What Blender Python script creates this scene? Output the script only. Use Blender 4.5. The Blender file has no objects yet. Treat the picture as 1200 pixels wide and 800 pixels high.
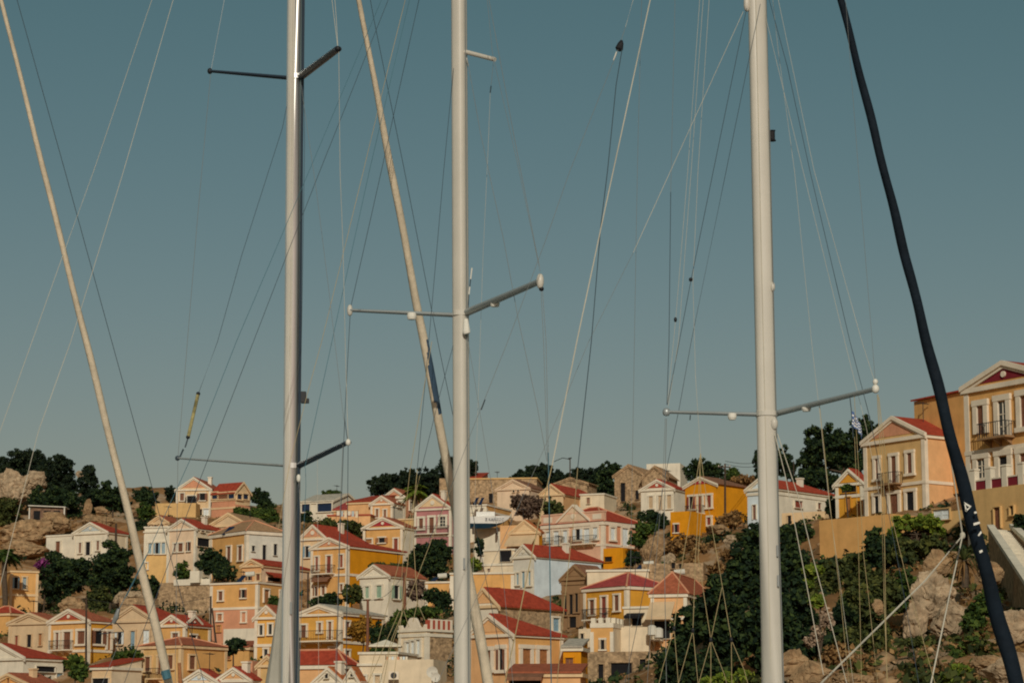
import bpy, bmesh, math, random
import numpy as np
from mathutils import Vector, noise

S = bpy.context.scene
COL = S.collection
R = math.radians

# ------------------------------------------------------------------ camera
FPX = 2833.3
PITCH = math.atan(480.0 / FPX)
CT, ST = math.cos(PITCH), math.sin(PITCH)
CZ = 3.0
cam = bpy.data.cameras.new("camera")
cam.lens = 85.0
cam.sensor_width = 36.0
cam.clip_start = 0.5
cam.clip_end = 9000.0
co = bpy.data.objects.new("camera", cam)
co.location = (0, 0, CZ)
co.rotation_euler = (R(90) + PITCH, 0, 0)
COL.objects.link(co)
S.camera = co

# ------------------------------------------------------------------ world, sun, exposure
SUN_EL, SUN_AZ = 27.0, 3.0          # azimuth: degrees to the right of straight behind the camera
w = bpy.data.worlds.new("World")
S.world = w
w.use_nodes = True
nt = w.node_tree
bg = nt.nodes["Background"]
sky = nt.nodes.new("ShaderNodeTexSky")
sky.sky_type = 'NISHITA'
sky.sun_disc = False
sky.sun_elevation = R(SUN_EL)
sky.sun_rotation = R(180.0 - SUN_AZ)
sky.altitude = 0
sky.air_density = 1.0
sky.dust_density = 1.6
sky.ozone_density = 1.0
sep = nt.nodes.new("ShaderNodeSeparateColor")
cmb = nt.nodes.new("ShaderNodeCombineColor")
nt.links.new(sky.outputs[0], sep.inputs[0])
for ch, (gain, power) in enumerate(((0.3085, 1.5), (0.5725, 1.0), (0.3135, 1.2))):   # film response: a muted, teal sky
    pw = nt.nodes.new("ShaderNodeMath")
    pw.operation = 'POWER'
    pw.inputs[1].default_value = power
    ml = nt.nodes.new("ShaderNodeMath")
    ml.operation = 'MULTIPLY'
    ml.inputs[1].default_value = gain
    mn = nt.nodes.new("ShaderNodeMath")
    mn.operation = 'MINIMUM'
    mn.inputs[1].default_value = 8.0                  # shoulder of the response
    nt.links.new(sep.outputs[ch], mn.inputs[0])
    nt.links.new(mn.outputs[0], pw.inputs[0])
    nt.links.new(pw.outputs[0], ml.inputs[0])
    nt.links.new(ml.outputs[0], cmb.inputs[ch])
nt.links.new(cmb.outputs[0], bg.inputs[0])
bg.inputs[1].default_value = 0.1

sl = bpy.data.lights.new("sun", 'SUN')
sl.energy = 2.8
sl.angle = R(0.5)
sl.color = (1.0, 0.97, 0.85)
so = bpy.data.objects.new("sun", sl)
COL.objects.link(so)
az = R(SUN_AZ)
sd = Vector((math.sin(az) * math.cos(R(SUN_EL)), -math.cos(az) * math.cos(R(SUN_EL)), math.sin(R(SUN_EL))))
so.rotation_euler = (-sd).to_track_quat('-Z', 'Y').to_euler()
so.location = (0, -20, 60)

S.view_settings.view_transform = 'Standard'
S.view_settings.look = 'None'
S.view_settings.exposure = -0.35
S.view_settings.gamma = 1.0
S.cycles.filter_width = 2.0              # the photograph's lens is soft

# ------------------------------------------------------------------ photograph pixels (1200 x 800) to places
def pt(u, v, Y):
    x = (u - 600) / FPX
    y = -(v - 400) / FPX
    d = (x, CT - y * ST, ST + y * CT)
    k = Y / d[1]
    return Vector((d[0] * k, Y, CZ + d[2] * k))
def zat(Y, v):
    return pt(600, v, Y).z
def uv(p):
    z = p[2] - CZ
    dep = p[1] * CT + z * ST
    return 600 + FPX * p[0] / dep, 400 - FPX * (-p[1] * ST + z * CT) / dep
def solve_t(X, Y, Z, ex, ey, u):
    k = (u - 600) / FPX
    return (k * (Y * CT + (Z - CZ) * ST) - X) / (ex - k * ey * CT)

# ------------------------------------------------------------------ materials
MATS = {}
def pmat(name, col, rough=0.85, var=0.12, scale=1.2, bump=0.0, bscale=30, metal=0.0, spec=0.3, stain=0.0, stcol=(0.2, 0.13, 0.08)):
    if name in MATS: return MATS[name]
    m = bpy.data.materials.new(name)
    m.use_nodes = True
    t = m.node_tree
    b = t.nodes["Principled BSDF"]
    b.inputs['Roughness'].default_value = rough
    b.inputs['Metallic'].default_value = metal
    b.inputs['Specular IOR Level'].default_value = spec
    tc = t.nodes.new("ShaderNodeTexCoord")
    n = t.nodes.new("ShaderNodeTexNoise")
    n.inputs['Scale'].default_value = scale
    n.inputs['Detail'].default_value = 6
    n.inputs['Roughness'].default_value = 0.65
    t.links.new(tc.outputs['Object'], n.inputs['Vector'])
    r = t.nodes.new("ShaderNodeValToRGB")
    r.color_ramp.elements[0].position = 0.3
    r.color_ramp.elements[1].position = 0.7
    a = [max(0, c * (1 - var * 1.6)) for c in col]
    z = [min(1, c * (1 + var)) for c in col]
    r.color_ramp.elements[0].color = (*a, 1)
    r.color_ramp.elements[1].color = (*z, 1)
    t.links.new(n.outputs[0], r.inputs[0])
    out = r.outputs[0]
    if stain > 0:
        mp = t.nodes.new("ShaderNodeMapping")
        mp.inputs['Scale'].default_value = (1.3, 1.3, 0.22)
        n2 = t.nodes.new("ShaderNodeTexNoise")
        n2.inputs['Scale'].default_value = 1.1
        n2.inputs['Detail'].default_value = 8
        n2.inputs['Roughness'].default_value = 0.7
        t.links.new(tc.outputs['Object'], mp.inputs[0])
        t.links.new(mp.outputs[0], n2.inputs['Vector'])
        r2 = t.nodes.new("ShaderNodeValToRGB")
        r2.color_ramp.elements[0].position = 0.52
        r2.color_ramp.elements[1].position = 0.78
        r2.color_ramp.elements[0].color = (0, 0, 0, 1)
        r2.color_ramp.elements[1].color = (stain, stain, stain, 1)
        t.links.new(n2.outputs[0], r2.inputs[0])
        mx = t.nodes.new("ShaderNodeMix")
        mx.data_type = 'RGBA'
        t.links.new(r2.outputs[0], mx.inputs[0])
        t.links.new(out, mx.inputs[6])
        mx.inputs[7].default_value = (*stcol, 1)
        out = mx.outputs[2]
    t.links.new(out, b.inputs['Base Color'])
    if bump:
        n3 = t.nodes.new("ShaderNodeTexNoise")
        n3.inputs['Scale'].default_value = bscale
        n3.inputs['Detail'].default_value = 5
        t.links.new(tc.outputs['Object'], n3.inputs['Vector'])
        bp = t.nodes.new("ShaderNodeBump")
        bp.inputs['Strength'].default_value = bump
        bp.inputs['Distance'].default_value = 0.05
        t.links.new(n3.outputs[0], bp.inputs['Height'])
        t.links.new(bp.outputs[0], b.inputs['Normal'])
    MATS[name] = m
    return m

PAL = {
 'ochre': (.71, .39, .135), 'yellow': (.70, .37, .08), 'orange': (.70, .285, .012), 'gold': (.67, .325, .04),
 'cream': (.75, .535, .305), 'white': (.76, .68, .53), 'bluewhite': (.66, .74, .76), 'pink': (.60, .27, .21), 'mauve': (.46, .20, .19),
 'peach': (.75, .425, .195), 'rosepeach': (.74, .45, .30), 'salmon': (.64, .30, .17), 'beige': (.64, .47, .285), 'paleyellow': (.73, .46, .18),
 'tan': (.67, .43, .18), 'pinkwhite': (.76, .565, .38), 'trim': (.79, .68, .52), 'trimgrey': (.66, .62, .52), 'brownwall': (.32, .19, .095),
 'ivory': (.77, .63, .435), 'skyped': (.48, .53, .52), 'crimson': (.40, .045, .05), 'redpanel': (.42, .085, .05), 'wine': (.22, .025, .035),
 'navy': (.02, .05, .16),
}
def wall_mat(c):
    return pmat('plaster_' + c, PAL[c], rough=.92, var=.10, scale=.7, bump=.25, bscale=14, spec=.12, stain=.36 if c not in ('trim', 'navy', 'crimson', 'redpanel') else .15,
                stcol=tuple(x * .48 for x in PAL[c]))
def stone_mat():
    if 'stone' in MATS: return MATS['stone']
    m = pmat('stone', (.44, .30, .17), rough=.95, var=.3, scale=2.2, bump=.9, bscale=5, spec=.1, stain=.6, stcol=(.22, .15, .09))
    t = m.node_tree
    b = t.nodes["Principled BSDF"]
    base = b.inputs['Base Color'].links[0].from_socket
    tc = [n for n in t.nodes if n.bl_idname == 'ShaderNodeTexCoord'][0]
    vo = t.nodes.new("ShaderNodeTexVoronoi")
    vo.inputs['Scale'].default_value = 2.6
    mp = t.nodes.new("ShaderNodeMapping")
    mp.inputs['Scale'].default_value = (1, 1, 1.7)
    t.links.new(tc.outputs['Object'], mp.inputs[0])
    t.links.new(mp.outputs[0], vo.inputs['Vector'])
    hsv = t.nodes.new("ShaderNodeSeparateColor")
    t.links.new(vo.outputs['Color'], hsv.inputs[0])
    ra = t.nodes.new("ShaderNodeMapRange")
    ra.inputs[3].default_value = .65
    ra.inputs[4].default_value = 1.25
    t.links.new(hsv.outputs[0], ra.inputs[0])
    mx = t.nodes.new("ShaderNodeMix")
    mx.data_type = 'RGBA'
    mx.blend_type = 'MULTIPLY'
    mx.inputs[0].default_value = 1
    t.links.new(base, mx.inputs[6])
    t.links.new(ra.outputs[0], mx.inputs[7])
    t.links.new(mx.outputs[2], b.inputs['Base Color'])
    return m
def roof_mat(kind):
    c = {'red': (.40, .062, .031), 'brick': (.40, .12, .06), 'brown': (.27, .13, .075), 'rose': (.44, .075, .065), 'tan': (.42, .25, .13), 'orange': (.48, .15, .05), 'grey': (.5, .45, .36)}[kind]
    m = pmat('roof_tiles_' + kind, c, rough=.9, var=.22, scale=2.5, spec=.15, stain=.6, stcol=tuple(x * .5 for x in c))
    if 'wavedone' not in m:
        m['wavedone'] = 1
        t = m.node_tree
        b = t.nodes["Principled BSDF"]
        tc = [n for n in t.nodes if n.bl_idname == 'ShaderNodeTexCoord'][0]
        wv = t.nodes.new("ShaderNodeTexWave")
        wv.inputs['Scale'].default_value = 3.2
        wv.bands_direction = 'DIAGONAL'
        wv.inputs['Distortion'].default_value = 1.2
        t.links.new(tc.outputs['Object'], wv.inputs['Vector'])
        bp = t.nodes.new("ShaderNodeBump")
        bp.inputs['Strength'].default_value = .5
        bp.inputs['Distance'].default_value = .06
        t.links.new(wv.outputs[1], bp.inputs['Height'])
        t.links.new(bp.outputs[0], b.inputs['Normal'])
    return m
def leaf_mat(name, c0, c1, c2):
    if name in MATS: return MATS[name]
    m = bpy.data.materials.new(name)
    m.use_nodes = True
    t = m.node_tree
    b = t.nodes["Principled BSDF"]
    b.inputs['Roughness'].default_value = .75
    b.inputs['Specular IOR Level'].default_value = .15
    g = t.nodes.new("ShaderNodeNewGeometry")
    tc = t.nodes.new("ShaderNodeTexCoord")
    n = t.nodes.new("ShaderNodeTexNoise")
    n.inputs['Scale'].default_value = .5
    n.inputs['Detail'].default_value = 3
    t.links.new(tc.outputs['Object'], n.inputs['Vector'])
    ad = t.nodes.new("ShaderNodeMath")
    ad.operation = 'MULTIPLY_ADD'
    ad.inputs[1].default_value = .55
    t.links.new(g.outputs['Random Per Island'], ad.inputs[0])
    sc = t.nodes.new("ShaderNodeMath")
    sc.operation = 'MULTIPLY'
    sc.inputs[1].default_value = .5
    t.links.new(n.outputs[0], sc.inputs[0])
    t.links.new(sc.outputs[0], ad.inputs[2])
    r = t.nodes.new("ShaderNodeValToRGB")
    r.color_ramp.elements[0].position = .2
    r.color_ramp.elements[0].color = (*c0, 1)
    r.color_ramp.elements[1].position = .85
    r.color_ramp.elements[1].color = (*c2, 1)
    e = r.color_ramp.elements.new(.52)
    e.color = (*c1, 1)
    t.links.new(ad.outputs[0], r.inputs[0])
    t.links.new(r.outputs[0], b.inputs['Base Color'])
    MATS[name] = m
    return m
LEAF = {
 'dark': leaf_mat('leaf_dark', (.006, .014, .008), (.014, .030, .012), (.058, .085, .020)),
 'pine': leaf_mat('leaf_pine', (.006, .013, .009), (.012, .023, .012), (.034, .048, .017)),
 'green': leaf_mat('leaf_green', (.016, .034, .009), (.040, .072, .014), (.11, .145, .022)),
 'olive': leaf_mat('leaf_olive', (.018, .026, .009), (.045, .058, .016), (.12, .125, .028)),
 'bright': leaf_mat('leaf_bright', (.05, .085, .012), (.12, .17, .02), (.24, .27, .03)),
 'dry': leaf_mat('leaf_dry', (.11, .055, .02), (.23, .125, .045), (.36, .22, .09)),
 'plume': leaf_mat('leaf_plume', (.20, .13, .08), (.34, .24, .16), (.48, .36, .25)),
 'purple': leaf_mat('leaf_purple', (.08, .015, .06), (.17, .03, .12), (.28, .06, .2)),
 'twig': leaf_mat('leaf_twig', (.07, .045, .035), (.13, .085, .06), (.22, .15, .10)),
 'autumn': leaf_mat('leaf_autumn', (.12, .06, .012), (.26, .13, .02), (.40, .21, .03)),
}
BARK = pmat('bark', (.10, .07, .045), var=.3, scale=6, bump=.6, bscale=20)
WOOD = pmat('wood_pole', (.07, .045, .03), var=.3, scale=6)
PANE = {
 'sh': pmat('shutter_brown', (.21, .085, .045), rough=.6, var=.2, scale=5),
 'rd': pmat('shutter_red', (.27, .06, .035), rough=.6, var=.2, scale=5),
 'or': pmat('shutter_orange', (.38, .16, .06), rough=.6, var=.2, scale=5),
 'dk': pmat('dark_opening', (.012, .011, .012), rough=.9, var=.3),
 'gl': pmat('window_glass', (.02, .026, .03), rough=.12, var=.2, spec=.6),
 'bl': pmat('shutter_blue', (.24, .36, .42), rough=.6, var=.15, scale=5),
 'wh': pmat('shutter_white', (.70, .74, .72), rough=.6, var=.1, scale=5),
 'gn': pmat('shutter_green', (.30, .42, .30), rough=.6, var=.15, scale=5),
 'nv': pmat('pane_navy', (.012, .025, .06), rough=.5, var=.2),
 'be': pmat('shutter_beige', (.55, .40, .24), rough=.6, var=.12, scale=5),
}
IRON = pmat('iron', (.03, .03, .032), rough=.5, var=.2)

# ------------------------------------------------------------------ mesh builder
class MB:
    def __init__(s):
        s.v = []; s.f = []; s.m = []
    def face(s, pts, mi=0):
        i = len(s.v)
        s.v += [tuple(p) for p in pts]
        s.f.append(tuple(range(i, i + len(pts)))); s.m.append(mi)
    def box(s, x0, x1, y0, y1, z0, z1, mi=0):
        i = len(s.v)
        s.v += [(x0, y0, z0), (x1, y0, z0), (x1, y1, z0), (x0, y1, z0), (x0, y0, z1), (x1, y0, z1), (x1, y1, z1), (x0, y1, z1)]
        for q in ((0, 3, 2, 1), (4, 5, 6, 7), (0, 1, 5, 4), (1, 2, 6, 5), (2, 3, 7, 6), (3, 0, 4, 7)):
            s.f.append(tuple(i + k for k in q)); s.m.append(mi)
    def prism(s, poly, d, mi=0, m_sides=None):
        # poly: list of Vectors (planar), extruded by Vector d
        n = len(poly); i = len(s.v)
        d = Vector(d)
        s.v += [tuple(Vector(p)) for p in poly] + [tuple(Vector(p) + d) for p in poly]
        s.f.append(tuple(range(i, i + n))); s.m.append(mi)
        s.f.append(tuple(range(i + 2 * n - 1, i + n - 1, -1))); s.m.append(mi)
        for k in range(n):
            a, b = i + k, i + (k + 1) % n
            s.f.append((b, a, a + n, b + n)); s.m.append(mi if m_sides is None else m_sides[k])
    def tube(s, pts, rad, n=6, cap=True, mfun=None, ell=None):
        pts = [Vector(p) for p in pts]
        if not hasattr(rad, '__len__'): rad = [rad] * len(pts)
        rings = []
        up = Vector((0.13, 0.21, 1))
        for k, p in enumerate(pts):
            t = (pts[min(k + 1, len(pts) - 1)] - pts[max(k - 1, 0)]).normalized()
            a = t.cross(up if abs(t.dot(up.normalized())) < .97 else Vector((1, 0, 0))).normalized()
            b = t.cross(a)
            i = len(s.v)
            for j in range(n):
                an = 2 * math.pi * j / n
                r = rad[k] if not callable(rad[k]) else rad[k](an)
                s.v.append(tuple(p + (a * math.cos(an) + b * math.sin(an)) * r))
            rings.append(i)
        for k in range(len(rings) - 1):
            for j in range(n):
                a, b = rings[k], rings[k + 1]
                s.f.append((a + j, a + (j + 1) % n, b + (j + 1) % n, b + j))
                s.m.append(0 if mfun is None else mfun(k, j))
        if cap:
            s.f.append(tuple(rings[0] + j for j in range(n - 1, -1, -1))); s.m.append(0)
            s.f.append(tuple(rings[-1] + j for j in range(n))); s.m.append(0)
    def disc(s, c, ax, r, h, n=12, mi=0):
        c = Vector(c); ax = Vector(ax).normalized()
        a = ax.orthogonal().normalized(); b = ax.cross(a)
        s.prism([c + (a * math.cos(2 * math.pi * k / n) + b * math.sin(2 * math.pi * k / n)) * r for k in range(n)], ax * h, mi)
    def build(s, name, mats, parent=None, smooth=False, loc=None, rotz=0):
        me = bpy.data.meshes.new(name)
        me.from_pydata(s.v, [], s.f)
        if not isinstance(mats, (list, tuple)): mats = [mats]
        for m in mats: me.materials.append(m)
        if len(mats) > 1: me.polygons.foreach_set('material_index', s.m)
        bm = bmesh.new(); bm.from_mesh(me)
        bmesh.ops.recalc_face_normals(bm, faces=bm.faces)
        bm.to_mesh(me); bm.free()
        if smooth: me.polygons.foreach_set('use_smooth', [True] * len(me.polygons))
        o = bpy.data.objects.new(name, me)
        COL.objects.link(o)
        if parent: o.parent = parent
        if loc is not None: o.location = loc
        if rotz: o.rotation_euler = (0, 0, rotz)
        return o
def tag(o, label=None, cat=None, group=None, kind=None):
    if label: o['label'] = label
    if cat: o['category'] = cat
    if group: o['group'] = group
    if kind: o['kind'] = kind
    return o
def thing(name, loc, label, cat, group=None, rotz=0):
    o = bpy.data.objects.new(name, None)
    o.empty_display_size = .3
    COL.objects.link(o)
    o.location = loc
    o.rotation_euler = (0, 0, rotz)
    return tag(o, label, cat, group)

# ------------------------------------------------------------------ terrain
GP = []                                  # ground points (x, y, z) collected from what stands on the hill
PRIOR = []
def prior_pts():
    rows = [
     (-150, [(800, 250), (740, 285), (690, 320), (640, 350), (600, 385), (575, 420)]),
     (0, [(800, 250), (740, 285), (690, 320), (640, 350), (600, 385), (572, 420)]),
     (180, [(800, 240), (740, 280), (690, 315), (640, 345), (600, 385), (572, 440)]),
     (340, [(800, 210), (740, 262), (690, 295), (640, 325), (604, 370), (597, 430)]),
     (480, [(800, 195), (740, 240), (690, 280), (640, 315), (602, 360), (592, 430)]),
     (620, [(800, 194), (740, 224), (690, 255), (640, 295), (600, 345), (590, 430)]),
     (740, [(800, 206), (770, 222), (740, 232), (690, 250), (640, 282), (600, 330), (586, 420)]),
     (830, [(800, 165), (740, 190), (690, 215), (640, 250), (600, 300), (575, 380)]),
     (920, [(800, 112), (740, 130), (690, 160), (640, 195), (600, 250), (570, 340)]),
     (1020, [(800, 104), (740, 122), (690, 150), (640, 185), (600, 225), (560, 320)]),
     (1130, [(800, 98), (740, 116), (690, 136), (640, 160), (600, 190), (540, 260)]),
     (1300, [(800, 92), (740, 108), (690, 125), (640, 145), (600, 165), (520, 230)]),
    ]
    for u, l in rows:
        last = None
        for v, D in l:
            p = pt(u, v, D); PRIOR.append(tuple(p)); last = p
        first = pt(u, l[0][0], l[0][1])
        PRIOR.append((first.x * .9, first.y * .84, 1.6)); PRIOR.append((first.x * .72, first.y * .66, -2.5))
        PRIOR.append((last.x * 1.2, last.y * 1.2, last.z + 1)); PRIOR.append((last.x * 1.6, last.y * 1.6, last.z - 6))
prior_pts()
TERR = {}
def make_height():
    P = np.array(PRIOR); G = np.array(GP) if GP else np.zeros((0, 3))
    def idw(x, y, Q, p, eps):
        d2 = (x[:, None] - Q[None, :, 0]) ** 2 + (y[:, None] - Q[None, :, 1]) ** 2 + eps
        wt = d2 ** (-p)
        return (wt * Q[None, :, 2]).sum(1) / wt.sum(1)
    def h(x, y):
        x = np.asarray(x, float); y = np.asarray(y, float)
        base = idw(x, y, P, 1.7, 60.0)
        if len(G):
            res = G[:, 2] - idw(G[:, 0], G[:, 1], P, 1.7, 60.0)
            d2 = (x[:, None] - G[None, :, 0]) ** 2 + (y[:, None] - G[None, :, 1]) ** 2
            wt = np.exp(-d2 / (2 * 3.2 ** 2)) + .03 * np.exp(-d2 / (2 * 9.0 ** 2))
            base = base + (wt * res[None]).sum(1) / (wt.sum(1) + .004)
        return base
    return h
def ground_z(x, y):
    return float(TERR['h'](np.array([x]), np.array([y]))[0])
# ------------------------------------------------------------------ houses
T1, T2, T3, T4, T5, T6 = (0, 500), (0, 640), (180, 520), (180, 640), (380, 530), (380, 640)
T7, T8, T9, T10, T11, T12, T13 = (560, 530), (560, 640), (740, 520), (740, 640), (960, 420), (960, 540), (960, 640)

HN = [0]
WN = [0]
class Frame:          # the local frame of a building: x along the facade, y back, z up; origin at the facade's foot
    pass

def ray_plane(u, v, P, n):
    d = pt(u, v, 100.0) - Vector((0, 0, CZ))
    o = Vector((0, 0, CZ))
    return o + d * ((Vector(P) - o).dot(n) / d.dot(n))

def window_mesh(w, h, t, sill=True, cross=0):
    m = MB()
    d = .2
    m.box(-w / 2 - t, -w / 2, -d, 0, -h / 2, h / 2 + t * .2)
    m.box(w / 2, w / 2 + t, -d, 0, -h / 2, h / 2 + t * .2)
    m.box(-w / 2 - t * 1.15, w / 2 + t * 1.15, -d - .03, 0, h / 2 + t * .2, h / 2 + t * 1.2)
    if sill: m.box(-w / 2 - t * 1.3, w / 2 + t * 1.3, -d - .08, 0, -h / 2 - t * .8, -h / 2)
    if cross:
        m.box(-.035, .035, -.07, 0, -h / 2, h / 2)
        for k in range(1, cross): m.box(-w / 2, w / 2, -.072, 0, -h / 2 + h * k / cross - .03, -h / 2 + h * k / cross + .03)
    return m
SHUT = {}
def leaf_pane(kind, w, h):
    m = MB()
    if kind in ('dk', 'gl', 'nv'):
        m.box(-w / 2, w / 2, -.02, 0, -h / 2, h / 2)
    else:                                             # two leaves, each a stile frame with louvres
        for sgn in (-1, 1):
            x0, x1 = (-w / 2 + .02, -.02) if sgn < 0 else (.02, w / 2 - .02)
            m.box(x0, x1, -.03, 0, -h / 2, h / 2)
            if x1 - x0 > .25:
                b = .07
                m.box(x0, x0 + b, -.06, -.03, -h / 2, h / 2); m.box(x1 - b, x1, -.06, -.03, -h / 2, h / 2)
                for zz in (-h / 2, -.05, h / 2 - .1): m.box(x0 + b, x1 - b, -.06, -.03, zz, zz + .1)
    return m

def house(T, label, xl, xc, ye, yb, D, yaw=35, xr=None, ya=None, roof='gable', wall='ochre', side=None, trim='trim', ped=None,
          rm='red', win=(), hip=0.0, L=8.0, bands=(), pil=True, corn=True, medal=False, name='house', cat='house', found=4.0,
          bal=(), awn=(), chim=0, split=None, group=None, t=.18, dorm=None, overhang=.3, stone=False, gp=True, parapet=0.0, pedk=.74):
    U = lambda x: T[0] + x / 5.0
    Vv = lambda y: T[1] + y / 5.0
    ps = R(yaw)
    Pc = pt(U(xc), Vv(ye), D)
    zE = Pc.z
    zB = zat(D, Vv(yb))
    ef = (-math.cos(ps), math.sin(ps)); es = (math.sin(ps), math.cos(ps))
    W = solve_t(Pc.x, Pc.y, zE, ef[0], ef[1], U(xl))
    if W < .5 or W > 45: W = 8.0
    if xr is not None:
        L = solve_t(Pc.x, Pc.y, zE, es[0], es[1], U(xr))
        if L < 1.0 or L > 30: L = 10.0
    ox, oy = Pc.x + ef[0] * W / 2, Pc.y + ef[1] * W / 2
    root = thing(name, (ox, oy, zB), label, cat, group, -ps)
    H = zE - zB
    nf = Vector((-math.sin(ps), -math.cos(ps), 0)); ns = Vector((math.cos(ps), -math.sin(ps), 0))
    ax = Vector((math.cos(ps), -math.sin(ps), 0)); ay = Vector((math.sin(ps), math.cos(ps), 0))
    org = Vector((ox, oy, zB))
    def F(x, y):
        p = ray_plane(U(x), Vv(y), org, nf) - org
        return p.dot(ax), p.z
    def Sd(x, y):
        p = ray_plane(U(x), Vv(y), Vector((Pc.x, Pc.y, zB)), ns) - org
        return p.dot(ay), p.z
    fr = Frame(); fr.root = root; fr.W, fr.L, fr.H, fr.F, fr.S, fr.org, fr.ax, fr.ay = W, L, H, F, Sd, org, ax, ay
    # apex height
    HA = H
    if ya is not None and roof != 'flat':
        ym = 0 if roof == 'gable' else (L / 2 if roof in ('side', 'hip') else L)
        if roof == 'hip' : ym = L / 2
        q = org + ay * ym
        HA = zat(q.y, Vv(ya)) - zB
        HA = max(HA, H + .4)
    fr.HA = HA
    wm = stone_mat() if stone else wall_mat(wall)
    sm = wm if side is None else (stone_mat() if side == 'stone' else wall_mat(side))
    tm = wall_mat(trim) if trim != 'stone' else stone_mat()
    m = MB()
    x0, x1 = -W / 2, W / 2
    fz = -found
    gh = HA if roof == 'gable' else H
    # wall: front (0), sides (1)
    if roof == 'gable':
        m.face([(x0, 0, fz), (x1, 0, fz), (x1, 0, H), (0, 0, HA), (x0, 0, H)], 0)
        if hip > 0: m.face([(x0, L, fz), (x1, L, fz), (x1, L, H), (x0, L, H)], 1)
        else: m.face([(x0, L, fz), (x1, L, fz), (x1, L, H), (0, L, HA), (x0, L, H)], 1)
        m.face([(x1, 0, fz), (x1, L, fz), (x1, L, H), (x1, 0, H)], 1)
        m.face([(x0, 0, fz), (x0, L, fz), (x0, L, H), (x0, 0, H)], 0)
    elif roof == 'side':
        m.face([(x0, 0, fz), (x1, 0, fz), (x1, 0, H), (x0, 0, H)], 0)
        m.face([(x0, L, fz), (x1, L, fz), (x1, L, H), (x0, L, H)], 1)
        for xx, mi in ((x1, 1), (x0, 0)): m.face([(xx, 0, fz), (xx, L, fz), (xx, L, H), (xx, L / 2, HA), (xx, 0, H)], mi)
    elif roof == 'shed':
        m.face([(x0, 0, fz), (x1, 0, fz), (x1, 0, H), (x0, 0, H)], 0)
        m.face([(x0, L, fz), (x1, L, fz), (x1, L, HA), (x0, L, HA)], 1)
        for xx, mi in ((x1, 1), (x0, 0)): m.face([(xx, 0, fz), (xx, L, fz), (xx, L, HA), (xx, 0, H)], mi)
    else:
        top = H + parapet
        m.face([(x0, 0, fz), (x1, 0, fz), (x1, 0, top), (x0, 0, top)], 0)
        m.face([(x0, L, fz), (x1, L, fz), (x1, L, top), (x0, L, top)], 1)
        m.face([(x1, 0, fz), (x1, L, fz), (x1, L, top), (x1, 0, top)], 1)
        m.face([(x0, 0, fz), (x0, L, fz), (x0, L, top), (x0, 0, top)], 0)
        m.face([(x0, 0, top), (x1, 0, top), (x1, L, top), (x0, L, top)], 1)
    mats = [wm, sm]
    if split:                                         # lower storey in another colour: a skin 4 cm proud
        zz = F(split[0], split[1])[1]
        k = MB()
        k.box(x0 - .04, x1 + .04, -.04, L + .04, fz, zz)
        k.build('lower_wall', wall_mat(split[2]), root)
    m.build('wall', mats, root)
    # roof
    oh = overhang
    th = .16
    rmm = roof_mat(rm)
    if roof == 'gable':
        k = MB()
        sl_ = (HA - H) / (W / 2)
        yb_ = L if hip <= 0 else L - min(hip, L * .8)
        lip = -.0
        for sg in (-1, 1):
            e = Vector((sg * (W / 2 + oh), lip, H - sl_ * oh + .06)); r0 = Vector((0, lip, HA + .06))
            e2 = Vector((sg * (W / 2 + oh), L + (oh if hip > 0 else .1), e.z)); r1 = Vector((0, yb_ + (0 if hip > 0 else .1), r0.z))
            k.prism([e, r0, r1, e2], (0, 0, th))
        if hip > 0:
            k.prism([Vector((-(W / 2 + oh), L + oh, H - sl_ * oh + .06)), Vector((0, yb_, HA + .06)), Vector(((W / 2 + oh), L + oh, H - sl_ * oh + .06))], (0, 0, th))
        k.build('roof', rmm, root)
        # raking cornice and pediment
        k = MB()
        for sg in (-1, 1):
            a = Vector((sg * (W / 2 + oh), -.3, H - sl_ * oh - .12)); b = Vector((0, -.3, HA - .12))
            hh = max(.22, min(.4, .042 * W))
            k.prism([a, b, b + Vector((0, 0, hh)), a + Vector((0, 0, hh))], (0, .32, 0))
            k.prism([a + Vector((0, .13, -.22)), b + Vector((0, .13, -.22)), b + Vector((0, .13, 0)), a + Vector((0, .13, 0))], (0, .18, 0))
        k.build('gable_trim', tm, root)
        if ped:
            k = MB()
            s_ = pedk
            gz = HA - H
            zb_ = H + gz * .13
            k.prism([Vector((-W / 2 * s_, -.05, zb_)), Vector((W / 2 * s_, -.05, zb_)), Vector((0, -.05, zb_ + gz * s_ * .93))], (0, .1, 0))
            po = k.build('pediment', wall_mat(ped), root)
            if medal:
                k = MB(); k.disc((0, -.05, H + gz * .42), (0, -1, 0), min(.5, gz * .17), .12); k.build('medallion', tm, po)
        elif medal:
            k = MB(); k.disc((0, -.002, H + (HA - H) * .42), (0, -1, 0), min(.45, (HA - H) * .16), .12); k.build('medallion', tm, root)
    elif roof == 'side':
        k = MB()
        sl_ = (HA - H) / (L / 2)
        for sg in (-1, 1):
            yy = -oh if sg < 0 else L + oh
            z_ = H - sl_ * oh + .05
            k.prism([Vector((x0 - .12, yy, z_)), Vector((x0 - .12, L / 2, HA + .05)), Vector((x1 + .12, L / 2, HA + .05)), Vector((x1 + .12, yy, z_))], (0, 0, th))
        k.build('roof', rmm, root)
        k = MB()
        for sg in (-1, 1):
            yy = -oh if sg < 0 else L + oh
            a = Vector((x1 + .13, yy, H - sl_ * oh - .1)); b = Vector((x1 + .13, L / 2, HA - .1))
            k.prism([a, b, b + Vector((0, 0, .36)), a + Vector((0, 0, .36))], (.12, 0, 0))
        k.build('gable_trim', tm, root)
    elif roof == 'hip':
        k = MB()
        rl = max(0.0, abs(W - L) / 2)
        z_ = H + .05
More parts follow.
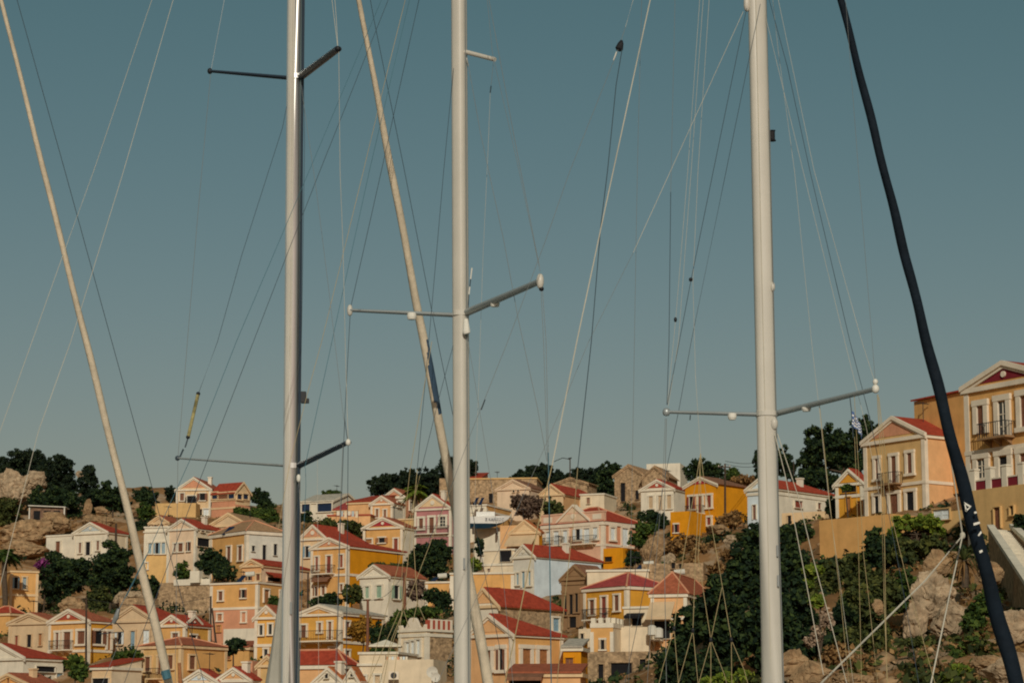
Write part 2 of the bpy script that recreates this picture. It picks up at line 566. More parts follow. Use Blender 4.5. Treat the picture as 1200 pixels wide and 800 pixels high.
        A = [Vector((x0 - oh, -oh, z_)), Vector((x1 + oh, -oh, z_)), Vector((x1 + oh, L + oh, z_)), Vector((x0 - oh, L + oh, z_))]
        if W >= L: r0, r1 = Vector((-rl, L / 2, HA)), Vector((rl, L / 2, HA))
        else: r0, r1 = Vector((0, L / 2 - rl, HA)), Vector((0, L / 2 + rl, HA))
        if W >= L: fs = [[A[0], A[1], r1, r0], [A[1], A[2], r1], [A[2], A[3], r0, r1], [A[3], A[0], r0]]
        else: fs = [[A[0], A[1], r0], [A[1], A[2], r1, r0], [A[2], A[3], r1], [A[3], A[0], r0, r1]]
        for f in fs: k.face(f)
        k.face(A)
        k.build('roof', rmm, root)
        k = MB()                                       # ridge and hip tiles
        hips = [(A[0], r0), (A[1], r1 if W >= L else r0), (A[2], r1), (A[3], r0 if W >= L else r1), (r0, r1)]
        for a, b in hips:
            if (b - a).length > .2: k.tube([a, b], .11, 6)
        k.build('ridge_tiles', wall_mat('salmon'), root)
    elif roof == 'shed':
        k = MB()
        sl_ = (HA - H) / L
        k.prism([Vector((x0 - .15, -oh, H - sl_ * oh + .05)), Vector((x1 + .15, -oh, H - sl_ * oh + .05)), Vector((x1 + .15, L + .1, HA + .05)), Vector((x0 - .15, L + .1, HA + .05))], (0, 0, th))
        k.build('roof', rmm, root)
    if corn:
        k = MB()
        top = H + (parapet if roof == 'flat' else 0)
        if roof == 'flat':
            k.box(x0 - .12, x1 + .12, -.14, L + .1, top - .16, top + .06)
            if parapet > .3: k.box(x0 - .16, x1 + .16, -.18, L + .12, H - .1, H + .12)
        else:
            hc = max(.28, min(.45, W * .045))
            if roof == 'gable': k.box(x0 - .2, x1 + .2, -.22, .02, H - hc, H - .02)
            else: k.box(x0 - .2, x1 + .2, -.2, .02, H - hc, H + .04)
            if roof != 'side' : k.box(x1 - .02, x1 + .2, .025, L, H - hc, H + .02)
        k.build('cornice', tm, root)
    if pil:
        pw = max(.3, min(.55, W * .05))
        for xx in (x0, x1 - pw):
            k = MB(); k.box(xx - (.055 if xx == x0 else 0), xx + pw + (.055 if xx != x0 else 0), -.075, (0 if xx == x0 else .35), fz, H - .3); k.build('pilaster', tm, root)
        if L > 4 and xr is not None:
            k = MB(); k.box(x1 - .1, x1 + .055, L - .4, L + .03, fz, H - .3); k.build('pilaster', tm, root)
    for bnd in bands:
        zz = F(bnd[0], bnd[1])[1]
        k = MB(); k.box(x0 - .1, x1 + .1, -.12, L, zz - .16, zz + .14); k.build('string_course', tm, root)
    # openings
    for wd in win:
        face, a0, b0, a1, b1, kind = wd[:6]
        frm = wd[6] if len(wd) > 6 else trim
        fn = F if face == 'f' else Sd
        bm_ = (b0 + b1) / 2; am = (a0 + a1) / 2
        c, cz = fn(am, bm_)
        ww = abs(fn(a1, bm_)[0] - fn(a0, bm_)[0]); hh = abs(fn(am, b1)[1] - fn(am, b0)[1])
        lim = (W / 2) if face == 'f' else L
        ww = max(.35, min(ww, 4.5)); hh = max(.4, hh)
        if face == 's': c = max(ww / 2 + .2, min(L - ww / 2 - .2, c))
        else: c = max(-W / 2 + ww / 2 + .1, min(W / 2 - ww / 2 - .1, c))
        isdoor = kind.endswith('!')
        kind = kind.rstrip('!')
        loc = (c, -.004, cz) if face == 'f' else (W / 2 + .004, c, cz)
        rz = 0 if face == 'f' else R(90)
        tt = t if frm != 'none' else .07
        fm = tm if frm == trim or frm == 'none' and False else (sm if frm == 'none' else wall_mat(frm))
        wo = window_mesh(ww, hh, tt, sill=not isdoor, cross=(3 if kind in ('gl',) and hh > 1.1 else 0)).build('door' if isdoor else 'window', fm, root, loc=loc, rotz=rz)
        nm = ('door_leaf' if isdoor else ('pane' if kind in ('gl', 'nv') else ('opening' if kind == 'dk' else 'shutter')))
        WN[0] += 1
        if nm == 'shutter' and frm != 'none' and WN[0] % 9 in (2, 6) and ww < 1.6:      # shutters folded back against the wall
            leaf_pane('dk', ww, hh).build('opening', PANE['dk'], wo)
            for sgn in (-1, 1):
                k = MB(); xa, xb = sorted((sgn * (ww / 2 + .02), sgn * ww)); k.box(xa, xb, -.27, -.21, -hh / 2, hh / 2)
                k.build('shutter', PANE[kind], wo)
        else:
            leaf_pane(kind, ww, hh).build(nm, PANE[kind], wo)
    for bl in bal:
        face, a0, a1, b = bl[:4]
        dep = bl[4] if len(bl) > 4 else .9
        fn = F if face == 'f' else Sd
        p0, z0 = fn(a0, b); p1, _ = fn(a1, b)
        w_ = abs(p1 - p0); c = (p0 + p1) / 2
        loc = (c, 0, z0) if face == 'f' else (W / 2, c, z0)
        k = MB(); k.box(-w_ / 2, w_ / 2, -dep, -.01, -.14, 0)
        for xx in (-w_ * .36, 0, w_ * .36):
            k.prism([Vector((xx - .08, -.01, -.14)), Vector((xx - .08, -dep * .85, -.14)), Vector((xx - .08, -.01, -.62))], (.16, 0, 0))
        bo = k.build('balcony', wall_mat(bl[5]) if len(bl) > 5 else tm, root, loc=loc, rotz=(0 if face == 'f' else R(90)))
        k = MB()
        hr = 1.0
        for q in range(int(w_ / .22) + 1):
            xx = -w_ / 2 + .04 + (w_ - .08) * q / max(1, int(w_ / .22))
            k.box(xx - .014, xx + .014, -dep + .03, -dep + .058, 0, hr)
        for xx in (-w_ / 2 + .04, w_ / 2 - .04):
            for q in range(4): k.box(xx - .014, xx + .014, -dep * q / 4 - .06, -dep * q / 4 - .03, 0, hr)
            k.box(xx - .022, xx + .022, -dep + .02, -.02, hr, hr + .05)
        k.box(-w_ / 2, w_ / 2, -dep + .015, -dep + .07, hr + .001, hr + .055)
        k.build('railing', IRON, bo)
    for aw in awn:
        face, a0, a1, b0, b1, kind = aw[:6]
        dep = aw[6] if len(aw) > 6 else 1.5
        fn = F if face == 'f' else Sd
        p0, z0 = fn(a0, b0); p1, _ = fn(a1, b0); z1 = fn((a0 + a1) / 2, b1)[1]
        w_ = abs(p1 - p0); c = (p0 + p1) / 2
        k = MB()
        k.prism([Vector((-w_ / 2, -.03, 0)), Vector((-w_ / 2, -dep, z1 - z0)), Vector((w_ / 2, -dep, z1 - z0)), Vector((w_ / 2, -.03, 0))], (0, 0, .07))
        k.box(-w_ / 2, w_ / 2, -dep - .02, -dep + .02, z1 - z0 - .2, z1 - z0 + .05)
        k.build('awning', PANE[kind] if kind in PANE else roof_mat(kind) if kind in ('red', 'brown', 'brick') else wall_mat(kind), root,
                loc=(c, 0, z0) if face == 'f' else (W / 2, c, z0), rotz=(0 if face == 'f' else R(90)))
    HN[0] += 1
    if name == 'house' and HN[0] % 3 == 1 and roof in ('gable', 'hip', 'flat', 'side') and D > 208:                # a television aerial on the roof
        k = MB(); xx, yy, zt = W * .12 * (1 if HN[0] % 2 else -1), L * .55, HA + 1.7
        k.tube([Vector((xx, yy, H)), Vector((xx, yy, zt))], .035, 5)
        k.box(xx - .03, xx + .03, yy - .7, yy + .7, zt - .2, zt - .15)
        for q in range(4): k.box(xx - .45 + .05 * q, xx + .45 - .05 * q, yy - .6 + .38 * q, yy - .56 + .38 * q, zt - .149, zt - .12)
        k.build('aerial', IRON, root)
    if name == 'house' and HN[0] % 4 == 2 and roof in ('gable', 'hip', 'side'): chim = max(chim, 1)
    for q in range(chim):
        k = MB(); xx = W * (.22 - .4 * q); yy = L * (.55 + .2 * q)
        zt = HA + .5
        k.box(xx - .3, xx + .3, yy - .3, yy + .3, H, zt); k.box(xx - .38, xx + .38, yy - .38, yy + .38, zt, zt + .15)
        k.build('chimney', tm, root)
    if dorm:                                          # a second small pediment over the right-hand wall
        a0, a1, b0, pc = dorm
        y0, z_ = Sd(a0, b0); y1, _ = Sd(a1, b0)
        mid, hw = (y0 + y1) / 2, abs(y1 - y0) / 2
        k = MB(); gz = hw * .62
        k.prism([Vector((W / 2 + .1, mid - hw, H)), Vector((W / 2 + .1, mid + hw, H)), Vector((W / 2 + .1, mid, H + gz))], (-W * .5, 0, 0), 0)
        k.build('side_gable', rmm, root)
        k = MB()
        for sg in (-1, 1):
            a = Vector((W / 2 + .08, mid + sg * (hw + .2), H - .1)); b = Vector((W / 2 + .08, mid, H + gz - .02))
            k.prism([a, b, b + Vector((0, 0, .32)), a + Vector((0, 0, .32))], (.2, 0, 0))
        k.build('gable_trim', tm, root)
        k = MB(); k.prism([Vector((W / 2 + .1, mid - hw * .72, H + .12)), Vector((W / 2 + .1, mid + hw * .72, H + .12)), Vector((W / 2 + .1, mid, H + gz * .8))], (.06, 0, 0))
        po = k.build('pediment', wall_mat(pc), root)
        k = MB(); k.disc((W / 2 + .15, mid, H + gz * .38), (1, 0, 0), gz * .16, .08); k.build('medallion', tm, po)
    if gp:
        for xx, yy, dz in ((x0, 0, -1.1), (x1, 0, -1.1), (0, 0, -1.1), (x1, L, .6), (x0, L, .8), (x1, L / 2, -.3), (x0, L / 2, 0)):
            q = org + ax * xx + ay * yy
            GP.append((q.x, q.y, zB + dz))
    return fr
# ------------------------------------------------------------------ the town, left to right
H = house
# upper left
f = H(T1, 'low white house with pale blue pediment below the rocky slope at far left', 435, 628, 612, 752, 350, 28, xr=748, ya=562, wall='white', side='ivory', trim='white', ped='skyped', medal=True, hip=3,
  win=[('f', 465, 680, 480, 738, 'sh'), ('f', 505, 675, 532, 750, 'dk!'), ('f', 569, 668, 585, 722, 'sh')])
k = MB(); k.box(-f.W / 2 - 5.6, -f.W / 2 - .02, .6, 6, -4, f.H - .3); k.box(-f.W / 2 - 5.7, -f.W / 2 - .02, .5, 6.1, f.H - .295, f.H - .05)
k.build('side_wing', wall_mat('white'), f.root)
ww = window_mesh(.8, 1.9, .15).build('window', wall_mat('white'), f.root, loc=(-f.W / 2 - 3.3, .596, f.H * .42))
leaf_pane('sh', .8, 1.9).build('shutter', PANE['sh'], ww)
H(T3, 'narrow cream hilltop house with pink pediment beside the red roofed house', 135, 335, 262, 425, 400, 10, L=9, ya=198, wall='cream', trim='white', ped='salmon', rm='brick', pedk=.86, medal=False,
  win=[('f', 157, 290, 180, 332, 'sh'), ('f', 198, 305, 248, 352, 'dk!'), ('f', 272, 290, 303, 330, 'sh'), ('f', 258, 382, 285, 418, 'dk', 'none'), ('f', 293, 382, 325, 418, 'wh')], bal=[('f', 190, 255, 352, .8)])
H(T3, 'red roofed hilltop house with dark windows above a pink balcony band', 342, 480, 282, 378, 396, 32, xr=566, ya=235, roof='side', wall='salmon', side='cream', trim='cream', rm='red', pil=False,
  win=[('f', 343, 286, 375, 322, 'nv'), ('f', 382, 288, 435, 322, 'sh'), ('f', 440, 284, 476, 320, 'nv'), ('s', 487, 295, 515, 326, 'nv'), ('s', 522, 295, 552, 324, 'nv')],
  bands=[(400, 330), (400, 376)], split=(400, 358, 'salmon'))
H(T3, 'long ochre retaining wall in front of the narrow cream hilltop house', 12, 248, 345, 450, 391, 6, L=3, roof='flat', wall='tan', pil=False, corn=False, name='retaining_wall', cat='wall', found=3)
H(T1, 'white house with three tall blue windows beside the leaning cream sail', 848, 992, 612, 895, 336, 15, L=9, roof='flat', parapet=.7, wall='white', trim='white', split=(900, 742, 'paleyellow'), pil=True,
  win=[('f', 872, 682, 890, 742, 'bl'), ('f', 913, 680, 932, 742, 'bl'), ('f', 950, 678, 970, 742, 'bl'), ('f', 840 + 12, 798, 866, 832, 'bl')], found=12)
H(T3, 'wide white house with plain gable and red roof on the left slope', 85, 248, 490, 792, 333, 30, xr=418, ya=442, wall='pinkwhite', side='ivory', trim='white', rm='red', hip=4,
  win=[('f', 122, 585, 134, 632, 'sh'), ('f', 148, 582, 175, 630, 'sh'), ('f', 202, 576, 216, 626, 'sh'), ('s', 273, 494, 296, 516, 'sh', 'none'), ('s', 333, 504, 356, 524, 'sh', 'none'), ('s', 250, 552, 322, 600, 'dk', 'none')], found=8)
H(T3, 'beige gabled house half hidden behind the wide white house', 325, 552, 470, 545, 352, 20, L=10, ya=407, wall='beige', trim='cream', rm='tan', pil=False)
H(T3, 'ochre corner house with pale grey side wall and tan tile roof', 335, 546, 508, 705, 322, 52, xr=770, ya=452, roof='hip', wall='ochre', side='trimgrey', trim='trim', rm='tan',
  win=[('f', 434, 602, 456, 692, 'sh!'), ('f', 499, 598, 522, 682, 'sh'), ('s', 572, 596, 590, 628, 'dk', 'none'), ('s', 634, 592, 656, 690, 'dk!', 'none'), ('s', 700, 586, 720, 652, 'dk', 'none')])
H(T4, 'small peach house with low gable and dark red awning above the ochre block', 520, 632, 106, 208, 309, 30, xr=915, ya=78, wall='peach', side='pinkwhite', trim='cream', rm='red', pil=False, hip=3,
  win=[('f', 555, 168, 574, 198, 'sh'), ('f', 612, 162, 634, 198, 'sh'), ('s', 662, 182, 740, 206, 'dk', 'none')], awn=[('s', 655, 765, 150, 178, 'red', 1.3)])
f = H(T4, 'two storey ochre block with flat roof and faded pink lower floor', 335, 612, 208, 545, 293, 27, L=9, xr=765, roof='flat', wall='ochre', trim='trim', bands=[(470, 362)], split=(470, 366, 'salmon'),
  win=[('f', 384, 264, 408, 316, 'sh'), ('f', 518, 254, 540, 300, 'sh'), ('f', 378, 396, 405, 434, 'or'), ('f', 520, 386, 543, 442, 'or'), ('f', 372, 462, 398, 500, 'or', 'none'), ('s', 643, 254, 671, 330, 'or!'), ('s', 738, 262, 754, 300, 'sh')])
H(T4, 'white terrace wall stepping down in front of the faded pink floor', 410, 590, 478, 560, 288, 27, L=3, roof='flat', wall='white', trim='white', pil=False, corn=False, name='terrace_wall', cat='wall')
H(T4, 'rough stone retaining wall topped by white parapet under the wide white house', 5, 335, 205, 430, 313, 20, L=4, roof='flat', stone=True, trim='stone', pil=False, corn=False, name='retaining_wall', cat='wall', found=3)
H(T4, 'white parapet with raised blocks between two dark trees', 118, 330, 188, 214, 312.9, 20, L=.5, roof='flat', wall='white', trim='white', pil=False, corn=False, name='parapet', cat='wall', found=.2, gp=False)
H(T4, 'square white parapet block beside the dark round tree', 214, 268, 142, 206, 312.8, 20, L=.9, roof='flat', wall='white', trim='white', pil=False, corn=False, name='parapet', cat='wall', found=.1, gp=False)
# left bottom
H(T2, 'yellow ochre house with red pediment and iron balcony behind the dark lamp pole', 290, 520, 432, 690, 280, 35, xr=660, ya=372, wall='ochre', side='gold', trim='trim', ped='redpanel', medal=True, rm='brick', hip=2,
  bands=[(400, 612)], bal=[('f', 318, 432, 606, 1.0)],
  win=[('f', 330, 507, 348, 600, 'sh!'), ('f', 377, 502, 418, 604, 'sh!'), ('f', 458, 497, 502, 570, 'sh'), ('s', 552, 496, 594, 570, 'sh'), ('s', 626, 500, 645, 604, 'or!')], t=.28)
H(T2, 'pale beige house with plain gable and worn shutters beside the yellow ochre house', 55, 292, 440, 625, 286, 28, xr=380, ya=392, wall='beige', trim='beige', rm='brick',
  win=[('f', 92, 522, 110, 585, 'rd', 'none'), ('f', 162, 516, 188, 588, 'dk!', 'none'), ('f', 230, 510, 250, 580, 'or', 'none')])
H(T2, 'beige and pink house with white windows under a long red roof', 652, 905, 428, 645, 285, 25, xr=1105, ya=348, wall='beige', side='pinkwhite', trim='beige', rm='red', hip=3,
  win=[('f', 692, 502, 718, 572, 'wh'), ('f', 768, 496, 794, 600, 'bl!'), ('f', 842, 490, 878, 570, 'wh')], bands=[(760, 608)])
H(T4, 'small yellow house with twin red pediments and round medallions', 30, 186, 455, 560, 270, 28, xr=332, ya=404, wall='ochre', side='yellow', trim='trim', ped='redpanel', medal=True, rm='red',
  win=[('f', 114, 508, 148, 550, 'sh'), ('s', 214, 520, 246, 560, 'sh')], dorm=(194, 274, 432, 'redpanel'))
H(T2, 'long ochre house with orange tile roof and tall brown shutters', 832, 1062, 578, 760, 255, 33, xr=1330, ya=534, roof='hip', wall='tan', side='ochre', trim='cream', rm='brick',
  win=[('f', 854, 648, 884, 728, 'sh'), ('f', 930, 645, 948, 745, 'sh!'), ('f', 988, 638, 1018, 716, 'sh'), ('s', 1104, 640, 1138, 718, 'sh')], bal=[('f', 882, 955, 772, .9)])
H(T2, 'white house with red roof and dark lean-to in the bottom left corner', -130, 138, 648, 790, 262, 33, xr=372, ya=574, wall='white', side='white', trim='white', rm='red', hip=5, pil=False,
  win=[('s', 208, 702, 318, 734, 'dk', 'none'), ('s', 360, 742, 395, 780, 'bl', 'none')])
H(T2, 'low orange roofed house at the very bottom left edge', -60, 160, 800, 900, 248, 36, xr=330, ya=748, wall='ochre', trim='cream', rm='brick', pil=False, win=[('f', 45, 770, 62, 798, 'sh', 'none')], chim=1)
H(T2, 'low cream house with small red roof and dark open porch', 540, 655, 704, 880, 250, 30, xr=830, ya=664, roof='shed', L=5, wall='cream', side='ivory', trim='white', rm='red', pil=False,
  win=[('f', 545, 772, 640, 830, 'dk', 'none')])
H(T2, 'plain ochre house with two small blue windows beside the palm', 62, 224, 148, 365, 318, -24, L=8, roof='flat', wall='ochre', trim='cream', bands=[(150, 284)], rm='brick',
  win=[('f', 82, 182, 102, 246, 'bl'), ('f', 132, 182, 152, 250, 'bl')])
H(T2, 'ochre cottage with red hip roof cut by the left edge', -50, 60, 390, 480, 300, 30, xr=128, ya=350, roof='hip', wall='ochre', trim='cream', rm='red', pil=False)
H(T4, 'pale house with blue tinted pediment and red roof at the bottom edge', 165, 376, 790, 900, 228, 22, xr=430, ya=724, wall='pinkwhite', trim='white', ped='bluewhite', medal=True, rm='red')
H(T4, 'pale pink house with plain pediment beside the grey sail cover', 374, 566, 776, 900, 227, 22, xr=618, ya=712, wall='pinkwhite', trim='white', ped='peach', rm='red', medal=True)
H(T4, 'narrow tall yellow house with triangular pediment left of the silver mast', 596, 728, 410, 720, 262, 20, L=8, ya=348, wall='yellow', trim='trim', ped='ochre', medal=True, rm='brick', bands=[(650, 578)],
  win=[('f', 624, 462, 643, 518, 'gl'), ('f', 677, 456, 697, 514, 'gl'), ('f', 651, 602, 672, 644, 'gl')])
H(T4, 'small tan gabled house below the narrow yellow house', 614, 720, 690, 880, 240, 20, L=7, ya=640, wall='tan', trim='cream', rm='brick')
H(T4, 'little pink shed below the narrow yellow house', 535, 580, 668, 735, 248, 20, L=2.5, roof='flat', wall='salmon', trim='salmon', pil=False, corn=False, name='shed', cat='shed')
# centre left
H(T3, 'cream house with rose pediment and sky blue window behind the silver mast', 855, 1012, 548, 720, 319, 30, xr=1245, ya=476, wall='cream', side='orange', trim='trim', ped='salmon', medal=True, rm='red', hip=3,
  win=[('f', 892, 600, 914, 664, 'bl')])
H(T3, 'two storey ochre house with salmon pediment and a big blank orange side wall', 925, 1138, 596, 905, 305, 34, xr=1470, ya=552, wall='ochre', side='orange', trim='trim', ped='salmon', medal=True, rm='red', hip=9, bands=[(1040, 768)],
  win=[('f', 951, 662, 970, 742, 'rd'), ('f', 1018, 656, 1043, 756, 'rd!'), ('f', 1094, 650, 1113, 722, 'rd'), ('f', 948, 838, 960, 890, 'sh'), ('f', 988, 832, 1008, 884, 'sh'), ('f', 1095, 822, 1112, 866, 'sh')],
  bal=[('f', 945, 1065, 762, .9)], awn=[('f', 955, 1050, 776, 800, 'brown', 1.1)], found=6)
H(T4, 'yellow house with long terrace balcony right of the silver mast', 845, 1098, 388, 660, 255, 30, xr=1350, ya=346, wall='yellow', side='orange', trim='trim', ped='ochre', rm='grey', hip=4, bands=[(1000, 560)],
  win=[('f', 868, 462, 898, 532, 'sh!'), ('f', 967, 448, 987, 502, 'sh'), ('f', 1027, 442, 1047, 544, 'sh!'), ('s', 1118, 442, 1142, 528, 'sh'), ('f', 1035, 594, 1070, 640, 'dk'), ('s', 1118, 610, 1142, 660, 'sh')], bal=[('f', 855, 1110, 556, 1.3)])
H(T4, 'long low peach building with red hip roof at the foot of the silver mast', 700, 1120, 694, 900, 226, 20, xr=1190, ya=606, roof='hip', wall='peach', trim='white', rm='red', found=3)
H(T4, 'small white gabled house at the bottom edge with tiny dark attic window', 940, 1110, 790, 900, 206, 24, xr=1160, ya=714, wall='white', trim='white', rm='orange', pil=False, win=[('f', 1010, 744, 1024, 770, 'dk', 'none')])
H(T4, 'twin white gable at the bottom edge next to the one with an attic window', 1118, 1205, 790, 900, 205, 24, xr=1240, ya=716, wall='white', trim='white', rm='orange', pil=False, win=[('f', 1160, 738, 1172, 758, 'dk', 'none')])
H(T6, 'white balustraded terrace building under the pale parasol', 205, 430, 690, 830, 222, 15, L=6, roof='flat', parapet=1.1, wall='ivory', trim='white', pil=True, found=2, win=[('f', 222, 760, 246, 800, 'be'), ('f', 300, 755, 330, 800, 'be')])
H(T5, 'yellow house with deep red pediment and white side wall', 230, 458, 432, 605, 334, 26, xr=528, ya=382, wall='ochre', side='white', trim='trim', ped='crimson', medal=True, rm='brick', pedk=.84,
  win=[('f', 247, 508, 282, 532, 'or'), ('f', 322, 500, 358, 528, 'or'), ('f', 410, 505, 434, 588, 'rd')])
H(T5, 'mauve house with yellow pediment and white framed windows', 530, 742, 322, 600, 345, 25, xr=772, ya=248, wall='mauve', trim='white', ped='cream', medal=True, rm='red', pedk=.84, bands=[(640, 488)],
  win=[('f', 558, 388, 582, 446, 'sh'), ('f', 618, 382, 645, 474, 'sh!'), ('f', 680, 378, 712, 432, 'gl')], t=.3, bal=[('f', 540, 735, 478, .7)])
H(T5, 'peach house with small salmon pediment near the palm on the upper slope', 274, 400, 294, 420, 368, 22, L=9, ya=256, wall='peach', side='white', xr=470, trim='trim', ped='salmon', medal=True, rm='brick',
  win=[('f', 304, 332, 320, 380, 'sh'), ('f', 350, 336, 366, 380, 'sh'), ('s', 425, 292, 446, 318, 'sh')])
H(T5, 'blank peach house with low red roof left of the small salmon pediment', 138, 272, 288, 400, 370, 22, L=9, ya=258, roof='shed', wall='peach', trim='cream', rm='red', pil=False)
H(T5, 'salmon house with white framed window behind the palm trunk', 345, 475, 258, 390, 384, 24, xr=562, ya=214, wall='white', side='salmon', trim='white', ped='salmon', rm='brick', win=[('s', 497, 288, 520, 338, 'gl')], pil=False)
H(T5, 'low peach terrace wall with red coping above the hedge', 20, 270, 362, 410, 360, 10, L=3, roof='flat', wall='peach', trim='redpanel', pil=False, name='terrace_wall', cat='wall')
H(T3, 'white and navy blue house on the skyline right of the silver mast', 865, 1050, 335, 430, 392, 24, xr=1065, ya=300, roof='side', wall='white', trim='white', rm='grey', pil=False,
  win=[('f', 870, 342, 918, 398, 'nv'), ('f', 962, 338, 1046, 396, 'nv')])
H(T3, 'small red roofed house beside the white and navy house', 1055, 1135, 385, 440, 385, 15, L=6, ya=348, roof='shed', wall='peach', trim='cream', rm='rose', pil=False)
# centre, upper
H(T5, 'tan stone ruin wall standing above the mauve house', 675, 760, 148, 262, 385, 20, L=8, roof='flat', stone=True, trim='stone', pil=False, corn=False, name='stone_house')
H(T7, 'long tan stone building with flat roof on the skyline right of the middle mast', -60, 345, 148, 260, 388, 6, L=9, roof='flat', stone=True, trim='tan', pil=False, win=[('f', 65, 240, 88, 300, 'dk', 'none')])
H(T5, 'small house with red roof behind the middle mast on the skyline', 800, 920, 150, 200, 400, 10, L=6, ya=125, roof='shed', wall='pink', trim='cream', rm='red', pil=False)
H(T7, 'pale pink gabled house with brown roof behind the bare tree', 113, 300, 205, 350, 366, 24, xr=400, ya=160, wall='pinkwhite', trim='pinkwhite', rm='brown', pil=False, win=[('f', 206, 215, 217, 234, 'dk', 'none'), ('f', 232, 210, 243, 230, 'dk', 'none')])
H(T7, 'peach house with red roof below the skyline trees', 360, 500, 240, 350, 362, 28, xr=735, ya=188, wall='cream', side='peach', trim='cream', rm='red', pil=False, hip=4, win=[('s', 598, 285, 625, 318, 'wh')])
H(T7, 'low tan stone wall piece under the skyline trees', 440, 640, 180, 290, 388, 20, L=5, ya=150, stone=True, trim='stone', pil=False, corn=False, rm='tan', name='stone_house')
H(T5, 'flat cream building with tilted solar panels above the stranded white boat', 850, 950, 312, 460, 350, 22, L=8, xr=1095, roof='flat', parapet=.2, wall='white', side='ochre', trim='white', win=[], bands=[(900, 345)])
H(T7, 'peach house with orange framed gable and pale awning', 192, 358, 462, 600, 314, 22, xr=378, ya=398, wall='cream', side='orange', trim='cream', ped='cream', rm='orange', pil=False,
  win=[('f', 205, 560, 330, 600, 'dk', 'none')], awn=[('f', 185, 345, 490, 545, 'beige', 1.8)])
H(T7, 'blank peach wall between the stranded boat and the orange framed gable', 130, 240, 425, 600, 318, 15, L=6, roof='flat', wall='peach', trim='peach', pil=False, corn=False, name='building', cat='building')
H(T7, 'white terraced building with red edging below the stranded boat', 36, 215, 565, 760, 300, 22, L=8, roof='flat', wall='ivory', trim='white', bands=[(120, 655)], pil=False, win=[('f', 130, 572, 200, 640, 'dk', 'none'), ('f', 60, 680, 74, 700, 'sh', 'none')])
H(T7, 'white building carrying the stranded boat', -20, 140, 442, 640, 327, 22, L=8, roof='flat', wall='white', trim='white', pil=False, win=[('f', 5, 515, 36, 600, 'dk', 'none')])
f = H(T7, 'large pink house with white shutters, attic pediment and red roof', 378, 738, 402, 640, 318, 40, xr=978, ya=322, roof='hip', wall='rosepeach', side='salmon', trim='trim', rm='red', bands=[(560, 550)], t=.26,
  win=[('f', 402, 468, 424, 524, 'wh'), ('f', 447, 462, 478, 540, 'wh!'), ('f', 502, 458, 528, 530, 'wh'), ('f', 577, 450, 604, 512, 'wh'), ('f', 624, 446, 658, 540, 'wh!'), ('f', 677, 440, 704, 506, 'wh'),
       ('s', 774, 442, 800, 512, 'wh'), ('s', 842, 446, 876, 548, 'wh!')], bal=[('f', 555, 700, 540, .9), ('f', 395, 510, 548, .7)])
k = MB()
k.box(-f.W / 2 - .12, f.W / 2 + .12, -.1, .35, f.H + .06, f.H + 1.25); k.box(-f.W / 2 - .2, f.W / 2 + .2, -.18, .43, f.H + 1.252, f.H + 1.45)
k.build('attic_parapet', wall_mat('rosepeach'), f.root)
k = MB()
aw = f.W * .24; gx = .02 * f.W
k.prism([Vector((gx - aw, -.16, f.H + .3)), Vector((gx + aw, -.16, f.H + .3)), Vector((gx, -.16, f.H + 2.3))], (0, .6, 0))
po = k.build('pediment', wall_mat('pinkwhite'), f.root)
k = MB(); k.disc((gx, -.16, f.H + .95), (0, -1, 0), .36, .1); k.build('medallion', wall_mat('trim'), po)
k = MB()
for sg in (-1, 1):
    a = Vector((gx + sg * (aw + .3), -.34, f.H + .12)); b = Vector((gx, -.34, f.H + 2.25))
    k.prism([a, b, b + Vector((0, 0, .3)), a + Vector((0, 0, .3))], (0, .95, 0))
k.build('gable_trim', wall_mat('trim'), f.root)
for x_ in (-.4, .4):
    k = MB(); k.box(f.W * x_ - f.W * .07, f.W * x_ + f.W * .07, -.15, -.1, f.H + .35, f.H + 1.05); k.build('attic_panel', wall_mat('trim'), f.root)
H(T7, 'small orange annexe under the right corner of the large pink house', 735, 850, 556, 640, 312, 30, L=4, roof='flat', wall='orange', trim='trim', pil=False, corn=False, win=[('f', 745, 610, 790, 640, 'dk', 'none')])
H(T7, 'white house with blue shutters, grey pediment and long blank side', 208, 330, 602, 815, 285, 42, xr=722, ya=543, wall='trimgrey', side='bluewhite', trim='white', ped='trimgrey', rm='red', hip=4, pil=False, medal=True,
  win=[('f', 230, 708, 245, 774, 'bl'), ('f', 262, 698, 280, 790, 'bl!'), ('f', 300, 696, 314, 778, 'bl')])
H(T8, 'brown stuccoed house with dark tall windows and brown roof', 494, 642, 178, 490, 262, 38, xr=770, ya=112, wall='brownwall', trim='brownwall', ped='brownwall', rm='brown', bands=[(570, 215), (570, 262)],
  win=[('f', 510, 288, 526, 402, 'dk'), ('f', 540, 282, 562, 396, 'dk!'), ('f', 574, 276, 592, 384, 'dk'), ('f', 540, 412, 582, 474, 'dk!')])
H(T8, 'blank white house behind the pink pyramid roof', 640, 1000, 136, 350, 259, 8, L=7, roof='flat', wall='ivory', trim='white', pil=False)
H(T8, 'golden house with pink pyramid roof and white framed windows', 622, 872, 232, 470, 247, 50, L=6.4, ya=153, roof='hip', wall='gold', trim='trim', rm='rose',
  win=[('f', 660, 314, 688, 400, 'sh'), ('f', 730, 296, 758, 432, 'rd!'), ('f', 805, 286, 832, 376, 'sh')], bal=[('f', 640, 785, 430, .8)])
H(T8, 'small white house with dark awning below the blank white house', 855, 1010, 352, 520, 243, 20, L=6, roof='flat', wall='ivory', trim='white', pil=False, win=[('f', 905, 410, 962, 465, 'dk', 'none')], awn=[('f', 875, 978, 394, 412, 'dk', 1.2)])
